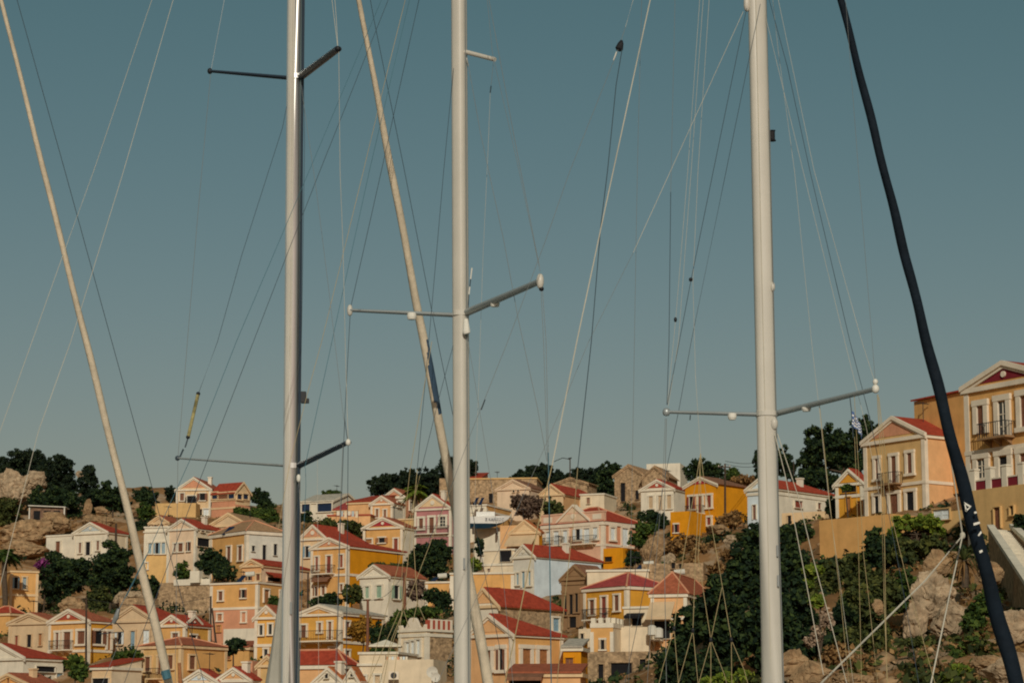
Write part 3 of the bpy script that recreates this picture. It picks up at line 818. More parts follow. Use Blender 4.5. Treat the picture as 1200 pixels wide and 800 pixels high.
H(T10, 'peach terrace house with cream awning and red hip roof next to the ivy slope', 115, 322, 278, 590, 237, 16, xr=490, ya=172, roof='hip', wall='peach', side='ivory', trim='white', rm='brick', bands=[(200, 420)],
  win=[('f', 100, 436, 205, 540, 'dk', 'none')], awn=[('f', 110, 255, 328, 420, 'beige', 1.9)], bal=[('f', 85, 190, 548, 1.2)])
H(T8, 'ochre turret with white battlements and one narrow window', 662, 792, 480, 640, 234, 18, xr=850, roof='flat', parapet=.1, wall='ochre', side='ivory', trim='white', corn=False, win=[('f', 722, 548, 744, 602, 'be')])
H(T8, 'sloping white wall right of the ochre turret', 792, 1000, 470, 640, 236, 14, L=4, roof='flat', wall='ivory', trim='white', pil=False, corn=False, name='terrace_wall', cat='wall')
H(T8, 'roofless stone warehouse with dark doorways at the bottom edge', 610, 1090, 612, 830, 214, 14, L=8, roof='flat', stone=True, trim='stone', pil=False, corn=False, name='stone_house',
  win=[('f', 708, 690, 738, 780, 'dk', 'none'), ('f', 782, 682, 905, 760, 'dk', 'none'), ('f', 950, 660, 986, 780, 'dk', 'none')])
H(T8, 'big peach house with red roof and barred windows at the bottom middle', -60, 200, 508, 830, 205, 42, xr=497, ya=404, wall='peach', side='ochre', trim='trim', ped='peach', rm='red', hip=6, t=.34,
  win=[('f', 58, 612, 82, 720, 'sh'), ('f', 130, 602, 154, 722, 'sh'), ('s', 254, 602, 304, 726, 'or'), ('s', 352, 606, 402, 724, 'or')])
H(T8, 'stone sided house with red roof behind the big peach house', -45, 118, 340, 530, 232, 40, xr=500, ya=248, wall='white', side='stone', trim='cream', ped='peach', rm='red', hip=4, pil=False,
  win=[('s', 434, 420, 470, 496, 'bl', 'white')])
H(T8, 'small orange kiosk beside the big peach house', 500, 604, 592, 830, 207, 10, L=4, ya=552, roof='shed', wall='orange', trim='white', rm='grey', pil=False, win=[('f', 515, 652, 560, 690, 'sh', 'none')])
H(T8, 'low cream kiosk with brown awning at the bottom edge', 180, 600, 742, 860, 189, 8, L=4, ya=700, roof='shed', wall='peach', trim='cream', rm='brick', pil=False, awn=[('f', 178, 390, 742, 772, 'brown', 1.6)], win=[('f', 190, 775, 370, 800, 'dk', 'none')])
H(T6, 'flat ochre house with white roof edge left of the middle mast', 594, 748, 206, 300, 292, 12, L=8, roof='flat', wall='ochre', trim='white')
H(T6, 'long flat ochre wall with white pilaster right of the middle mast', 740, 1112, 152, 270, 287, 10, L=5, roof='flat', wall='ochre', trim='white', win=[('f', 1000, 240, 1030, 262, 'wh', 'none')])
H(T6, 'cream house with green shutters and brown red roof', 208, 376, 166, 395, 284, 32, xr=588, ya=110, wall='white', side='white', trim='white', rm='brick', pil=False,
  win=[('f', 244, 236, 266, 302, 'gn'), ('f', 310, 230, 340, 300, 'gn'), ('s', 402, 230, 432, 306, 'gn')])
f = H(T6, 'pale house with scrolled parapet, white columns and bare stone side', 440, 602, 486, 830, 236, 42, xr=748, roof='flat', wall='ivory', side='stone', trim='white', found=3,
  win=[('f', 484, 562, 502, 640, 'wh'), ('f', 512, 556, 532, 650, 'wh!'), ('f', 545, 548, 566, 640, 'wh')], bands=[(520, 520)])
k = MB()
k.prism([Vector((f.W * (x_ - .5), -.1, f.H + .07 + (1.0 * math.exp(-((x_ - .5) / .2) ** 4) + .3 * (x_ < .1 or x_ > .9) + .15))) for x_ in [q / 24 for q in range(25)]] + [Vector((f.W / 2, -.1, f.H + .062)), Vector((-f.W / 2, -.1, f.H + .062))], (0, .3, 0))
k.build('scrolled_parapet', wall_mat('trim'), f.root)
n_ = 5
for q in range(n_):
    k = MB(); y0 = f.L * q / n_
    k.box(f.W / 2 - .25, f.W / 2 + .05, y0 + .02, y0 + f.L / n_ * .55, f.H + .062, f.H + .95); k.build('parapet_panel', wall_mat('redpanel'), f.root)
    k = MB(); k.box(f.W / 2 - .3, f.W / 2 + .1, y0 + f.L / n_ * .57, y0 + f.L / n_ * .98, f.H + .062, f.H + 1.05); k.build('parapet_panel', wall_mat('trim'), f.root)
H(T6, 'cream waterfront wall with an air conditioner box at the bottom edge', 340, 640, 660, 840, 214, 12, L=5, roof='flat', wall='ivory', trim='white', pil=False, corn=False, name='building', cat='building')
# ridge and right
f = H(T7, 'roofless brick ruin with twin gables on the skyline', 800, 962, 125, 345, 385, 24, xr=1105, ya=74, stone=True, trim='stone', rm='tan', corn=False, pil=False, name='stone_house', win=[('f', 838, 178, 866, 288, 'dk', 'none'), ('f', 925, 222, 946, 276, 'dk', 'none')])
H(T9, 'second gable of the brick ruin beside the white cube house', 62, 208, 190, 330, 382, 20, L=6, ya=132, stone=True, trim='stone', rm='tan', corn=False, pil=False, name='stone_house')
H(T9, 'plain white cube house on the skyline behind the brick ruin', 88, 285, 112, 235, 402, 14, L=7, roof='flat', wall='white', trim='white', pil=False, corn=False)
H(T9, 'white house with red pediment and three beige shuttered windows', 55, 246, 258, 410, 345, 26, xr=320, ya=211, wall='white', side='white', trim='white', ped='redpanel', medal=True, rm='red', pil=False, pedk=.84,
  win=[('f', 104, 308, 128, 378, 'be'), ('f', 160, 304, 184, 386, 'be!'), ('f', 211, 300, 236, 378, 'be')])
H(T9, 'bright orange house with crimson pediment and red paned windows', 314, 496, 232, 460, 320, 42, xr=680, ya=195, wall='orange', side='orange', trim='white', ped='crimson', medal=True, rm='brown', pil=False, pedk=.84, corn=False,
  win=[('f', 342, 310, 366, 382, 'rd'), ('f', 394, 306, 418, 408, 'rd!'), ('f', 446, 302, 470, 372, 'rd'), ('f', 446, 432, 468, 474, 'rd')], bal=[('f', 338, 432, 412, 1.0)], hip=3, t=.26)
H(T9, 'low orange annexe with one window beside the bright orange house', 228, 338, 392, 530, 316, 30, L=5, roof='flat', wall='orange', trim='white', pil=False, corn=False, win=[('f', 254, 472, 274, 518, 'rd')])
H(T9, 'wide white house with red roof behind the thick white mast', 678, 822, 252, 492, 276, 42, xr=1192, ya=206, wall='bluewhite', side='white', trim='white', rm='red', hip=5, pil=False, bands=[(740, 292)],
  win=[('f', 714, 358, 734, 442, 'sh!', 'none'), ('s', 952, 334, 996, 374, 'rd', 'none'), ('s', 1086, 346, 1105, 382, 'sh', 'none')])
H(T9, 'cream terrace block in front of the wide white house', 880, 1132, 392, 480, 262, 30, L=5, roof='flat', wall='cream', trim='white', pil=False, corn=False, win=[('f', 918, 420, 940, 470, 'dk', 'none')], name='terrace_wall', cat='wall')
H(T11, 'small yellow cottage with planted balcony left of the tall tan house', 98, 256, 722, 930, 240, 40, L=9, xr=300, ya=652, wall='gold', trim='white', rm='red', bands=[(170, 805)],
  win=[('f', 160, 812, 188, 900, 'or!', 'none'), ('f', 230, 835, 258, 915, 'or!', 'none'), ('f', 132, 728, 222, 785, 'dk', 'none')])
H(T11, 'tall tan house with salmon pediment and orange side wall left of the navy sail', 262, 616, 440, 930, 223, 55, xr=860, ya=350, wall='tan', side='peach', trim='trim', ped='salmon', rm='red', bands=[(560, 728)], pedk=.8, t=.3,
  win=[('f', 334, 590, 352, 706, 'sh'), ('f', 428, 574, 458, 738, 'sh!'), ('f', 522, 556, 550, 672, 'sh'), ('f', 330, 808, 356, 905, 'dk!'), ('f', 420, 796, 468, 905, 'sh!'), ('f', 518, 782, 562, 905, 'dk')],
  bal=[('f', 378, 492, 742, .95, 'brownwall')])  # brown slab also holds the shade under the balcony in its colour
H(T11, 'ochre block with red roof edge between the tall tan house and the corner house', 555, 900, 182, 520, 222, 62, L=9, ya=172, roof='shed', wall='ochre', trim='white', rm='red', pil=False, corn=False)
f = H(T11, 'large corner house with wine red pediment and balcony cut by the right edge', 852, 1330, 92, 1000, 166, 58, L=12, ya=30, wall='ochre', trim='trim', ped='wine', medal=True, rm='red', pedk=.7, bands=[(1050, 530)], t=.42,
  win=[('f', 934, 282, 972, 440, 'sh!'), ('f', 1058, 252, 1104, 470, 'gl!'), ('f', 1188, 222, 1232, 400, 'sh'), ('f', 934, 592, 980, 700, 'gl'), ('f', 1062, 574, 1112, 700, 'dk'), ('f', 1186, 560, 1230, 680, 'sh')],
  bal=[('f', 985, 1150, 475, 1.0, 'brownwall')])  # shade beneath this balcony is put into the slab's brown
# terrace of the corner house with its balustrade
g = H(T12, 'tan terrace wall with brown door below the corner house', 880, 1290, 122, 420, 161.5, 58, L=2.2, roof='flat', wall='tan', trim='tan', pil=False, corn=False, name='terrace_wall', cat='wall',
  win=[('f', 1034, 272, 1070, 395, 'sh!', 'none'), ('f', 1126, 264, 1148, 318, 'dk', 'none')])
bt = thing('balustrade', tuple(g.org + Vector((0, 0, g.H))), 'white post balustrade with wine red panels on the terrace of the corner house', 'balustrade', None, -R(58))
n_ = 4
for q in range(n_ + 1):
    xx = -g.W / 2 + .25 + (g.W - .5) * q / n_
    k = MB(); k.box(xx - .25, xx + .25, .05, .5, 0.003, 1.4); k.box(xx - .3, xx + .3, 0, .56, 1.402, 1.52); k.build('post', wall_mat('white'), bt)
    if q < n_:
        x2 = xx + (g.W - .5) / n_
        k = MB(); k.box(xx + .26, x2 - .26, .15, .3, .003, .62); k.build('panel', wall_mat('wine'), bt)
        k = MB(); k.box(xx + .26, x2 - .26, .1, .36, .622, .72); k.build('rail', wall_mat('trim'), bt)
H(T12, 'tall plain ochre retaining wall above the bushes on the right', 0, 430, 308, 600, 200, 48, L=5, roof='flat', wall='ochre', trim='ochre', pil=False, corn=False, name='retaining_wall', cat='wall')
H(T12, 'short tan garden wall between the tall tan house and the navy sail', 655, 905, 280, 400, 190, 50, L=2, roof='flat', wall='tan', trim='tan', pil=False, corn=False, name='garden_wall', cat='wall', win=[('f', 672, 282, 770, 345, 'wh', 'none')])
# battlements on the ochre turret, row of merlons
for i, (a, b) in enumerate(((662, 694), (706, 734), (748, 776), (788, 812), (820, 838))):
    pass

H(T1, 'small cream house with brown roof tucked behind the leaning cream sail', 880, 985, 555, 640, 362, 26, xr=1060, ya=522, wall='beige', trim='cream', rm='brick', pil=False, win=[('f', 905, 575, 922, 612, 'sh'), ('f', 945, 572, 962, 608, 'sh')])
H(T2, 'low stone outbuilding between the dark cypress and the rough stone wall', 700, 860, 300, 370, 303, 22, L=5, xr=930, roof='flat', stone=True, trim='stone', pil=False, corn=False, name='stone_house')
H(T4, 'small ochre shed roofed house under the rough stone wall', 395, 560, 590, 700, 268, 24, L=5, ya=560, roof='shed', wall='ochre', trim='cream', rm='brick', pil=False, win=[('f', 430, 615, 455, 660, 'sh', 'none')])
H(T5, 'tan wall of a house behind the yellow house with deep red pediment', 430, 560, 385, 470, 352, 24, L=6, roof='flat', wall='tan', trim='cream', pil=False, win=[('f', 455, 405, 470, 435, 'sh', 'none')])
H(T7, 'cream house block between the brick ruin and the large pink house', 600, 740, 240, 340, 356, 20, L=6, roof='flat', wall='ivory', trim='white', pil=False, win=[('f', 640, 265, 658, 300, 'sh', 'none')])
H(T8, 'small white block stepping down right of the brown stuccoed house', 590, 660, 480, 600, 240, 30, L=4, roof='flat', wall='ivory', trim='white', pil=False, corn=False, win=[('f', 605, 510, 625, 560, 'dk', 'none')])
H(T10, 'tan stone terrace wall on the dry slope above the red hip roof', 60, 420, 95, 160, 258, 14, L=2, roof='flat', stone=True, trim='stone', pil=False, corn=False, name='terrace_wall', cat='wall', win=[('f', 235, 95, 258, 130, 'dk', 'none'), ('f', 280, 102, 300, 130, 'dk', 'none')])
# ------------------------------------------------------------------ ground, water, quay
TERR['h'] = make_height()
def ground_mat():
    m = pmat('hillside', (.31, .16, .065), rough=.95, var=.35, scale=.25, spec=.08, stain=.55, stcol=(.13, .10, .04), bump=1.0, bscale=2.6)
    t = m.node_tree
    b = t.nodes["Principled BSDF"]
    base = b.inputs['Base Color'].links[0].from_socket
    tc = [n for n in t.nodes if n.bl_idname == 'ShaderNodeTexCoord'][0]
    n = t.nodes.new("ShaderNodeTexNoise"); n.inputs['Scale'].default_value = .16; n.inputs['Detail'].default_value = 9; n.inputs['Roughness'].default_value = .72
    t.links.new(tc.outputs['Object'], n.inputs['Vector'])
    r = t.nodes.new("ShaderNodeValToRGB")
    r.color_ramp.elements[0].position = .50; r.color_ramp.elements[1].position = .60
    r.color_ramp.elements[0].color = (0, 0, 0, 1); r.color_ramp.elements[1].color = (.9, .9, .9, 1)
    t.links.new(n.outputs[0], r.inputs[0])
    mx = t.nodes.new("ShaderNodeMix"); mx.data_type = 'RGBA'
    t.links.new(r.outputs[0], mx.inputs[0]); t.links.new(base, mx.inputs[6]); mx.inputs[7].default_value = (.42, .30, .19, 1)
    t.links.new(mx.outputs[2], b.inputs['Base Color'])
    return m
def grid_mesh(name, xs, ys, zf, mat, smooth=True):
    X, Y = np.meshgrid(xs, ys)
    Z = zf(X.ravel(), Y.ravel())
    v = np.stack([X.ravel(), Y.ravel(), Z], 1)
    nx, ny = len(xs), len(ys)
    idx = np.arange(nx * ny).reshape(ny, nx)
    f = np.stack([idx[:-1, :-1].ravel(), idx[:-1, 1:].ravel(), idx[1:, 1:].ravel(), idx[1:, :-1].ravel()], 1)
    me = bpy.data.meshes.new(name)
    me.vertices.add(len(v)); me.vertices.foreach_set('co', v.ravel())
    me.loops.add(f.size); me.loops.foreach_set('vertex_index', f.ravel())
    me.polygons.add(len(f)); me.polygons.foreach_set('loop_start', np.arange(len(f)) * 4)
    me.update()
    me.polygons.foreach_set('use_smooth', [smooth] * len(f))
    me.materials.append(mat)
    o = bpy.data.objects.new(name, me); COL.objects.link(o)
    return o
rng = np.random.default_rng(5)
def terr_z(x, y):
    z = np.empty(len(x))
    for i in range(0, len(x), 4000):
        z[i:i + 4000] = TERR['h'](x[i:i + 4000], y[i:i + 4000])
    d = np.hypot(x, y)
    k = np.clip((d - 80) / 60, 0, 1)
    return z + k * (.45 * np.sin(x * .9 + 1.3 * np.sin(y * .4)) * np.sin(y * .8 + np.sin(x * .5)) + .25 * np.sin(x * 2.1 + y) * np.sin(y * 1.9 - x * .7)) * .6
ground = grid_mesh('hillside', np.concatenate([np.linspace(-420, -150, 30), np.arange(-148, 150, 1.6), np.linspace(152, 420, 30)]),
                   np.concatenate([np.arange(66, 480, 1.6), np.linspace(490, 900, 24)]), terr_z, ground_mat())
tag(ground, kind='structure')
wm_ = pmat('sea_water', (.012, .045, .05), rough=.08, var=.1, bump=.3, bscale=.8, spec=.5)
k = MB(); k.face([(-3000, 3.6, 0), (3000, 3.6, 0), (3000, 3000, 0), (-3000, 3000, 0)]); tag(k.build('water', wm_), kind='structure')
k = MB(); k.box(-200, 200, -60, 3.6, -3, 1.35); tag(k.build('quay', pmat('quay_stone', (.36, .31, .25), var=.2, scale=.8, bump=.4)), kind='structure')

# ------------------------------------------------------------------ leaves
def leaf_cloud(centers, rads, n, size, rs, flat=0.0):
    """quads spread through clumps; returns verts (m,3) and faces"""
    c = np.asarray(centers); r = np.asarray(rads)
    wt = (r.prod(1)) ** (2 / 3.); wt = wt / wt.sum()
    which = rs.choice(len(c), n, p=wt)
    d = rs.normal(size=(n, 3)); d /= np.linalg.norm(d, axis=1)[:, None]
    rad = rs.random(n) ** .45
    p = c[which] + d * r[which] * rad[:, None]
    nn = d * .8 + rs.normal(size=(n, 3)) * .6 + np.array([0, -.1, .35])
    nn /= np.linalg.norm(nn, axis=1)[:, None]
    a = np.cross(nn, rs.normal(size=(n, 3))); a /= np.linalg.norm(a, axis=1)[:, None]
    b = np.cross(nn, a)
    s = size * (.55 + .9 * rs.random(n))[:, None]
    a = a * s; b = b * s * .62
    v = np.stack([p - a, p - b * .9, p + a, p + b], 1).reshape(-1, 3)
    f = np.arange(4 * n).reshape(-1, 4)
    return v, f
def mesh_np(name, v, f, mat, parent=None):
    me = bpy.data.meshes.new(name)
    me.vertices.add(len(v)); me.vertices.foreach_set('co', np.asarray(v, np.float32).ravel())
    me.loops.add(f.size); me.loops.foreach_set('vertex_index', f.ravel().astype(np.int32))
    me.polygons.add(len(f)); me.polygons.foreach_set('loop_start', np.arange(len(f)) * f.shape[1])
    me.update()
    me.materials.append(mat)
    o = bpy.data.objects.new(name, me); COL.objects.link(o)
    if parent: o.parent = parent
    return o
def clumps(ells, rs, frac=.3):
    C, Q = [], []
    for c, r in ells:
        rm_ = float(np.mean(r)); rc = frac * rm_
        n = int(4.2 / frac ** 2)
        for _ in range(n):
            d = rs.normal(size=3); d /= np.linalg.norm(d)
            rr = .5 + .62 * rs.random()
            C.append(np.array(c) + d * np.array(r) * rr * (1 - frac * .35)); q = rc * (.5 + .8 * rs.random()); Q.append((q, q, q * .8))
        C.append(np.array(c)); Q.append(tuple(.62 * x for x in r))
    return C, Q
TREE_N = [0]
def plant(label, T, ells, D, kind='dark', name='tree', cat='tree', trunk=True, size=.21, dens=1.0, group=None, frac=.22, squash=1.0):
    """crown ellipses given in photograph pixels at the depth D"""
    TREE_N[0] += 1
    rs = np.random.default_rng(100 + TREE_N[0])
    sc = D / FPX
    el = []
    for (x, y, rx, ry) in ells:
        p = pt(T[0] + x, T[1] + y, D)
        rxm, rzm = rx * sc, ry * sc
        el.append((np.array(p) + np.array([0, rs.uniform(-.3, .3) * rxm, 0]), (rxm, max(.5, .5 * (rxm + rzm)) * squash, rzm)))
    cx = float(np.mean([c[0] for c, _ in el])); zlow = min(c[2] - r[2] for c, r in el)
    cy = D
    gz = min(ground_z(cx, cy), zlow + .3)
    gz = max(gz, zlow - 5)
    root = thing(name, (cx, cy, gz), label, cat, group)
    off = np.array([cx, cy, gz])
    C, Q = clumps(el, rs, frac)
    area = sum(12.6 * float(np.mean(r)) ** 2 for _, r in el)
    n = int(min(24000, max(260, dens * 3.2 * area / (size * size))))
    v, f = leaf_cloud(C, Q, n, size, rs)
    mesh_np('crown' if trunk else 'foliage', v - off, f, LEAF[kind], root)
    k = MB()
    big = max(el, key=lambda e: e[1][0] * e[1][2])
    h0 = zlow - gz
    r0 = max(.08, .07 * big[1][0])
    base = Vector((0, 0, -.6))
    fork = Vector((rs.uniform(-.3, .3), 0, max(.3, h0 + .3 * (big[0][2] - zlow))))
    k.tube([base, Vector((fork.x * .4, 0, fork.z * .5)), fork], [r0 * 1.3, r0, r0 * .8], 7)
    for c, r in el:
        for j in range(3):
            d = rs.normal(size=3); d /= np.linalg.norm(d); d[2] = abs(d[2])
            e = Vector(c + d * np.array(r) * .75 - off)
            mdl = fork.lerp(Vector(c - off), .6)
            k.tube([fork, mdl, e], [r0 * .6, r0 * .4, r0 * .12], 5)
    k.build('trunk' if trunk else 'stem', BARK, root)
    return root
def palm(label, u, v, D, rpx, base_v, kind='olive', n=16):
    p = pt(u, v, D); sc = D / FPX
    gz = ground_z(p.x, D)
    b = zat(D, base_v)
    gz = min(b, p.z - 1)
    root = thing('palm_tree', (p.x, D, gz), label, 'palm')
    k = MB(); h = p.z - gz
    k.tube([Vector((.15 * math.sin(q), 0, h * q / 6)) for q in range(7)], [.34 + .03 * (q % 2) for q in range(7)], 8)
    k.build('trunk', BARK, root)
    rs = random.Random(int(u))
    Lf = rpx * sc
    for q in range(n):
        an = 2 * math.pi * q / n + rs.uniform(-.2, .2)
        el = rs.uniform(-.35, 1.1)
        pts = []
        for s_ in range(8):
            tt = s_ / 7
            pts.append(Vector((math.cos(an) * Lf * tt * math.cos(el * (1 - tt * .3)), math.sin(an) * Lf * tt * math.cos(el * (1 - tt * .3)), h + Lf * (math.sin(el) * tt - .75 * tt * tt))))
        m = MB()
        for s_ in range(1, 8):
            a, c = pts[s_ - 1], pts[s_]
            d = (c - a).normalized(); sd_ = d.cross(Vector((0, 0, 1))).normalized(); ll = Lf * .30 * math.sin(math.pi * min(1, .25 + s_ / 9))
            for h_ in (0, .2, .4, .6, .8):
                o_ = a.lerp(c, h_)
                for sg in (-1, 1):
                    tip = o_ + sd_ * sg * ll + d * ll * .6 - Vector((0, 0, ll * .35))
                    m.face([o_ - d * .08, o_ + d * .1, tip])
        m.build('frond', LEAF[kind], root)
    return root
def rock(label, u, v, ru, rv, D, seed, group=None, mat=None):
    p = pt(u, v, D); sc = D / FPX
    bm = bmesh.new()
    bmesh.ops.create_icosphere(bm, subdivisions=5 if ru > 15 else 4, radius=1)
    off = Vector((seed * 7.3, seed * 3.1, seed))
    rr = random.Random(seed * 13 + 1)
    cuts = []
    for _ in range(9):                                    # flat broken faces
        d = Vector((rr.gauss(0, 1), rr.gauss(0, 1), rr.gauss(0, 1))).normalized()
        cuts.append((d, rr.uniform(.55, .92)))
    for vv in bm.verts:
        q = vv.co.copy()
        n1 = noise.fractal(q * 1.3 + off, .9, 2.1, 6)
        rd = 1 - abs(noise.noise(q * 2.3 + off * 1.7)) * 2     # ridged cracks
        p_ = q * (1.0 + .30 * n1)
        for d, lim in cuts:
            t_ = p_.dot(d)
            if t_ > lim: p_ -= d * (t_ - lim) * .85
        st = math.sin(p_.z * 9 + 2 * noise.noise(q * 1.5 + off))     # bedding ledges
        p_ *= 1 + .045 * st - .13 * max(0, rd - .72) / .28 + .07 * noise.fractal(q * 5 + off, .8, 2.2, 4)
        vv.co = Vector((p_.x * ru * sc * 1.12, p_.y * ru * sc * .85, p_.z * rv * sc * 1.12))
    me = bpy.data.meshes.new('rock'); bm.to_mesh(me); bm.free()
    me.materials.append(mat or MATS['limestone'])
    o = bpy.data.objects.new('rock', me); COL.objects.link(o); o.location = p
    tag(o, label, 'rock', group)
    GR.append(o)
    return o
GR = []
pmat('limestone', (.36, .235, .125), rough=.95, var=.4, scale=1.3, bump=1.0, bscale=3.4, spec=.06, stain=.8, stcol=(.22, .105, .045))
pmat('greyrock', (.42, .31, .195), rough=.95, var=.38, scale=1.4, bump=1.0, bscale=3.6, spec=.06, stain=.75, stcol=(.25, .135, .065))
O = (0, 0)

# trees and shrubs, left to right ------------------------------------------------
P = plant
P('broad dark pine on the far left skyline above pale rocks', O, [(30, 541, 24, 18), (6, 552, 20, 20), (42, 558, 20, 14)], 398, 'pine')
P('dark pine with flat windswept top ending at the skyline gap on the left', O, [(72, 545, 17, 12), (62, 562, 22, 16), (80, 570, 16, 14)], 394, 'pine')
P('dense dark tree above the wooden shack on the left hill', O, [(70, 590, 28, 20), (48, 586, 16, 16)], 380, 'dark')
P('tall pointed dark tree left of the leaning cream sail on the skyline', O, [(103, 562, 10, 18), (108, 584, 16, 16)], 388, 'pine')
P('dark tree partly behind the leaning cream sail on the left hill', O, [(126, 580, 16, 18), (140, 588, 14, 12)], 384, 'dark')
P('round dark bush on bare ground between leaning sail and pink pediment house', O, [(170, 580, 15, 10), (174, 586, 12, 8)], 398, 'dark', name='bush', cat='bush', trunk=False)
P('bright green round tree left of the long ochre retaining wall', O, [(170, 599, 11, 10)], 374, 'green')
P('dark shrub below the bright round tree left of the retaining wall', O, [(168, 616, 12, 10)], 370, 'dark', name='bush', cat='bush', trunk=False)
P('olive green bush at the far left edge below the pale rocks', O, [(8, 598, 18, 14), (2, 610, 14, 10)], 372, 'olive', name='bush', cat='bush', trunk=False)
P('small pine beside the narrow cream hilltop house', O, [(200, 578, 8, 10)], 404, 'pine')
P('large dark green tree left of centre below the low white house', O, [(72, 676, 24, 24), (90, 672, 20, 22), (62, 690, 14, 16)], 322, 'dark')
P('tallest dark round tree in front of the low white house', O, [(134, 660, 22, 24), (138, 682, 24, 22), (120, 676, 16, 20)], 319, 'dark', dens=1.15)
P('grey green olive tree at the foot of the tallest dark tree', O, [(117, 701, 14, 14)], 312, 'olive')
P('purple flowering bougainvillea beside the plain ochre house', O, [(49, 662, 9, 7), (56, 670, 7, 6)], 321, 'purple', name='bush', cat='bush', trunk=False, size=.25)
P('dark shrubs under the low white house wall', O, [(64, 653, 13, 7)], 330, 'dark', name='bush', cat='bush', trunk=False)
P('slim dark cypress right of the leaning sail', O, [(177, 690, 8, 19)], 315, 'dark')
P('lemon green garden tree in front of the yellow ochre house', O, [(87, 776, 13, 10), (92, 788, 11, 10)], 249, 'green', size=.25)
P('clipped dark hedge above the low cream porch', O, [(140, 768, 10, 5), (155, 766, 12, 5)], 256, 'green', name='hedge', cat='hedge', trunk=False, size=.22)
P('tall dark round tree in front of the corner house with ochre front', O, [(246, 655, 17, 16), (256, 662, 12, 12)], 318, 'dark')
P('low green bush left of the square white parapet block', O, [(214, 670, 10, 12)], 317, 'green', name='bush', cat='bush', trunk=False)
P('rounded green bush right of the square white parapet block', O, [(262, 669, 15, 12)], 312, 'dark', name='bush', cat='bush', trunk=False)
P('pine crown right of the red roofed hilltop house', O, [(303, 582, 12, 10), (312, 592, 12, 9)], 402, 'dark')
P('light green bushes below the red roofed hilltop house', O, [(294, 603, 18, 8), (314, 606, 16, 8), (280, 600, 10, 6)], 384, 'green', name='bush', cat='bush', trunk=False)
P('dark bush under the white and navy house behind the silver mast', O, [(358, 608, 8, 12)], 386, 'dark', name='bush', cat='bush', trunk=False)
P('small distant tree on the skyline above the white and navy house', O, [(388, 578, 12, 5), (402, 584, 8, 5)], 430, 'green')
P('dark plant trailing over a terrace between ochre houses', O, [(278, 755, 14, 6), (270, 762, 8, 5)], 262, 'dark', name='bush', cat='bush', trunk=False, size=.25)
P('bright green fan shaped shrub left of the sail cover', O, [(322, 706, 8, 9)], 285, 'green', name='bush', cat='bush', trunk=False)
P('wide dark tree mass on the skyline left of the middle mast', O, [(455, 566, 22, 12), (482, 562, 24, 13), (505, 566, 16, 18), (440, 574, 10, 7), (470, 574, 24, 12)], 398, 'pine')
P('tall dark crown rising behind the middle mast on the skyline', O, [(528, 556, 20, 20), (552, 548, 9, 11)], 402, 'pine')
P('clipped hedge along the peach terrace wall', O, [(386, 615, 14, 7), (404, 616, 16, 7), (418, 620, 10, 8)], 352, 'olive', name='hedge', cat='hedge', trunk=False)
P('large dark tree in front of the mauve house', O, [(503, 652, 22, 16), (516, 646, 16, 14), (488, 662, 14, 14), (508, 668, 20, 12)], 308, 'dark', dens=1.15)
P('dry golden hedge below the big orange side wall', O, [(444, 663, 12, 4), (462, 665, 14, 5)], 297, 'olive', name='hedge', cat='hedge', trunk=False)
P('pink flowering shrub beside the house with green shutters', O, [(487, 690, 11, 13)], 277, 'twig', name='bush', cat='bush', trunk=False, size=.25)
P('dark green shrubs right of the house with green shutters', O, [(508, 698, 12, 10), (520, 704, 10, 12)], 276, 'dark', name='bush', cat='bush', trunk=False)
P('low green shrubs along the wall under the house with green shutters', O, [(478, 720, 16, 7), (500, 718, 18, 7), (465, 732, 12, 12)], 268, 'green', name='bush', cat='bush', trunk=False)
P('orange tinted tree beside the yellow terrace house', O, [(420, 740, 12, 13), (428, 732, 10, 10)], 250, 'autumn', size=.25)
P('small dark round tree right of the orange tinted tree', O, [(443, 742, 10, 13)], 247, 'dark', size=.25)
P('olive bushes under the awning of the ochre house with salmon pediment', O, [(386, 704, 14, 10), (372, 706, 10, 8)], 284, 'dark', name='bush', cat='bush', trunk=False)
P('yellowing bush right of the awning of the ochre house', O, [(414, 696, 12, 12)], 283, 'olive', name='bush', cat='bush', trunk=False)
P('low hedge under the white parasol', O, [(446, 762, 14, 5)], 231, 'green', name='hedge', cat='hedge', trunk=False, size=.2)
P('dark shrubs behind the scrolled parapet', O, [(462, 740, 10, 10)], 250, 'dark', name='bush', cat='bush', trunk=False)
P('bright green bush below the stranded boat', O, [(558, 661, 9, 8)], 314, 'bright', name='bush', cat='bush', trunk=False)
P('dark ivy under the stranded boat', O, [(562, 640, 5, 11)], 319, 'dark', name='bush', cat='bush', trunk=False)
P('skyline tree with ragged top right of the middle mast', O, [(625, 555, 22, 11), (610, 561, 14, 8), (636, 551, 12, 8), (625, 566, 26, 10)], 402, 'pine')
P('long low row of trees on the skyline in the middle', O, [(655, 560, 18, 9), (680, 558, 16, 9), (698, 558, 16, 9), (680, 568, 26, 10)], 404, 'pine')
P('dark tree beside the brick ruin on the skyline', O, [(716, 552, 14, 12), (704, 570, 18, 14), (716, 580, 10, 14)], 398, 'dark')
P('bare twiggy tree in front of the pale pink gabled house', O, [(612, 588, 18, 10), (618, 598, 14, 8), (630, 590, 12, 10)], 352, 'twig', size=.22, dens=.7)
P('thin green tree right of the bare twiggy tree', O, [(645, 596, 8, 12), (655, 596, 6, 8)], 350, 'olive', size=.25)
P('dark green bush right of the large pink house', O, [(762, 606, 17, 8), (772, 612, 12, 8)], 318, 'dark', name='bush', cat='bush', trunk=False)
P('lighter green tree at the corner of the large pink house', O, [(756, 620, 14, 9), (748, 630, 13, 11)], 310, 'green', name='bush', cat='bush', trunk=False)
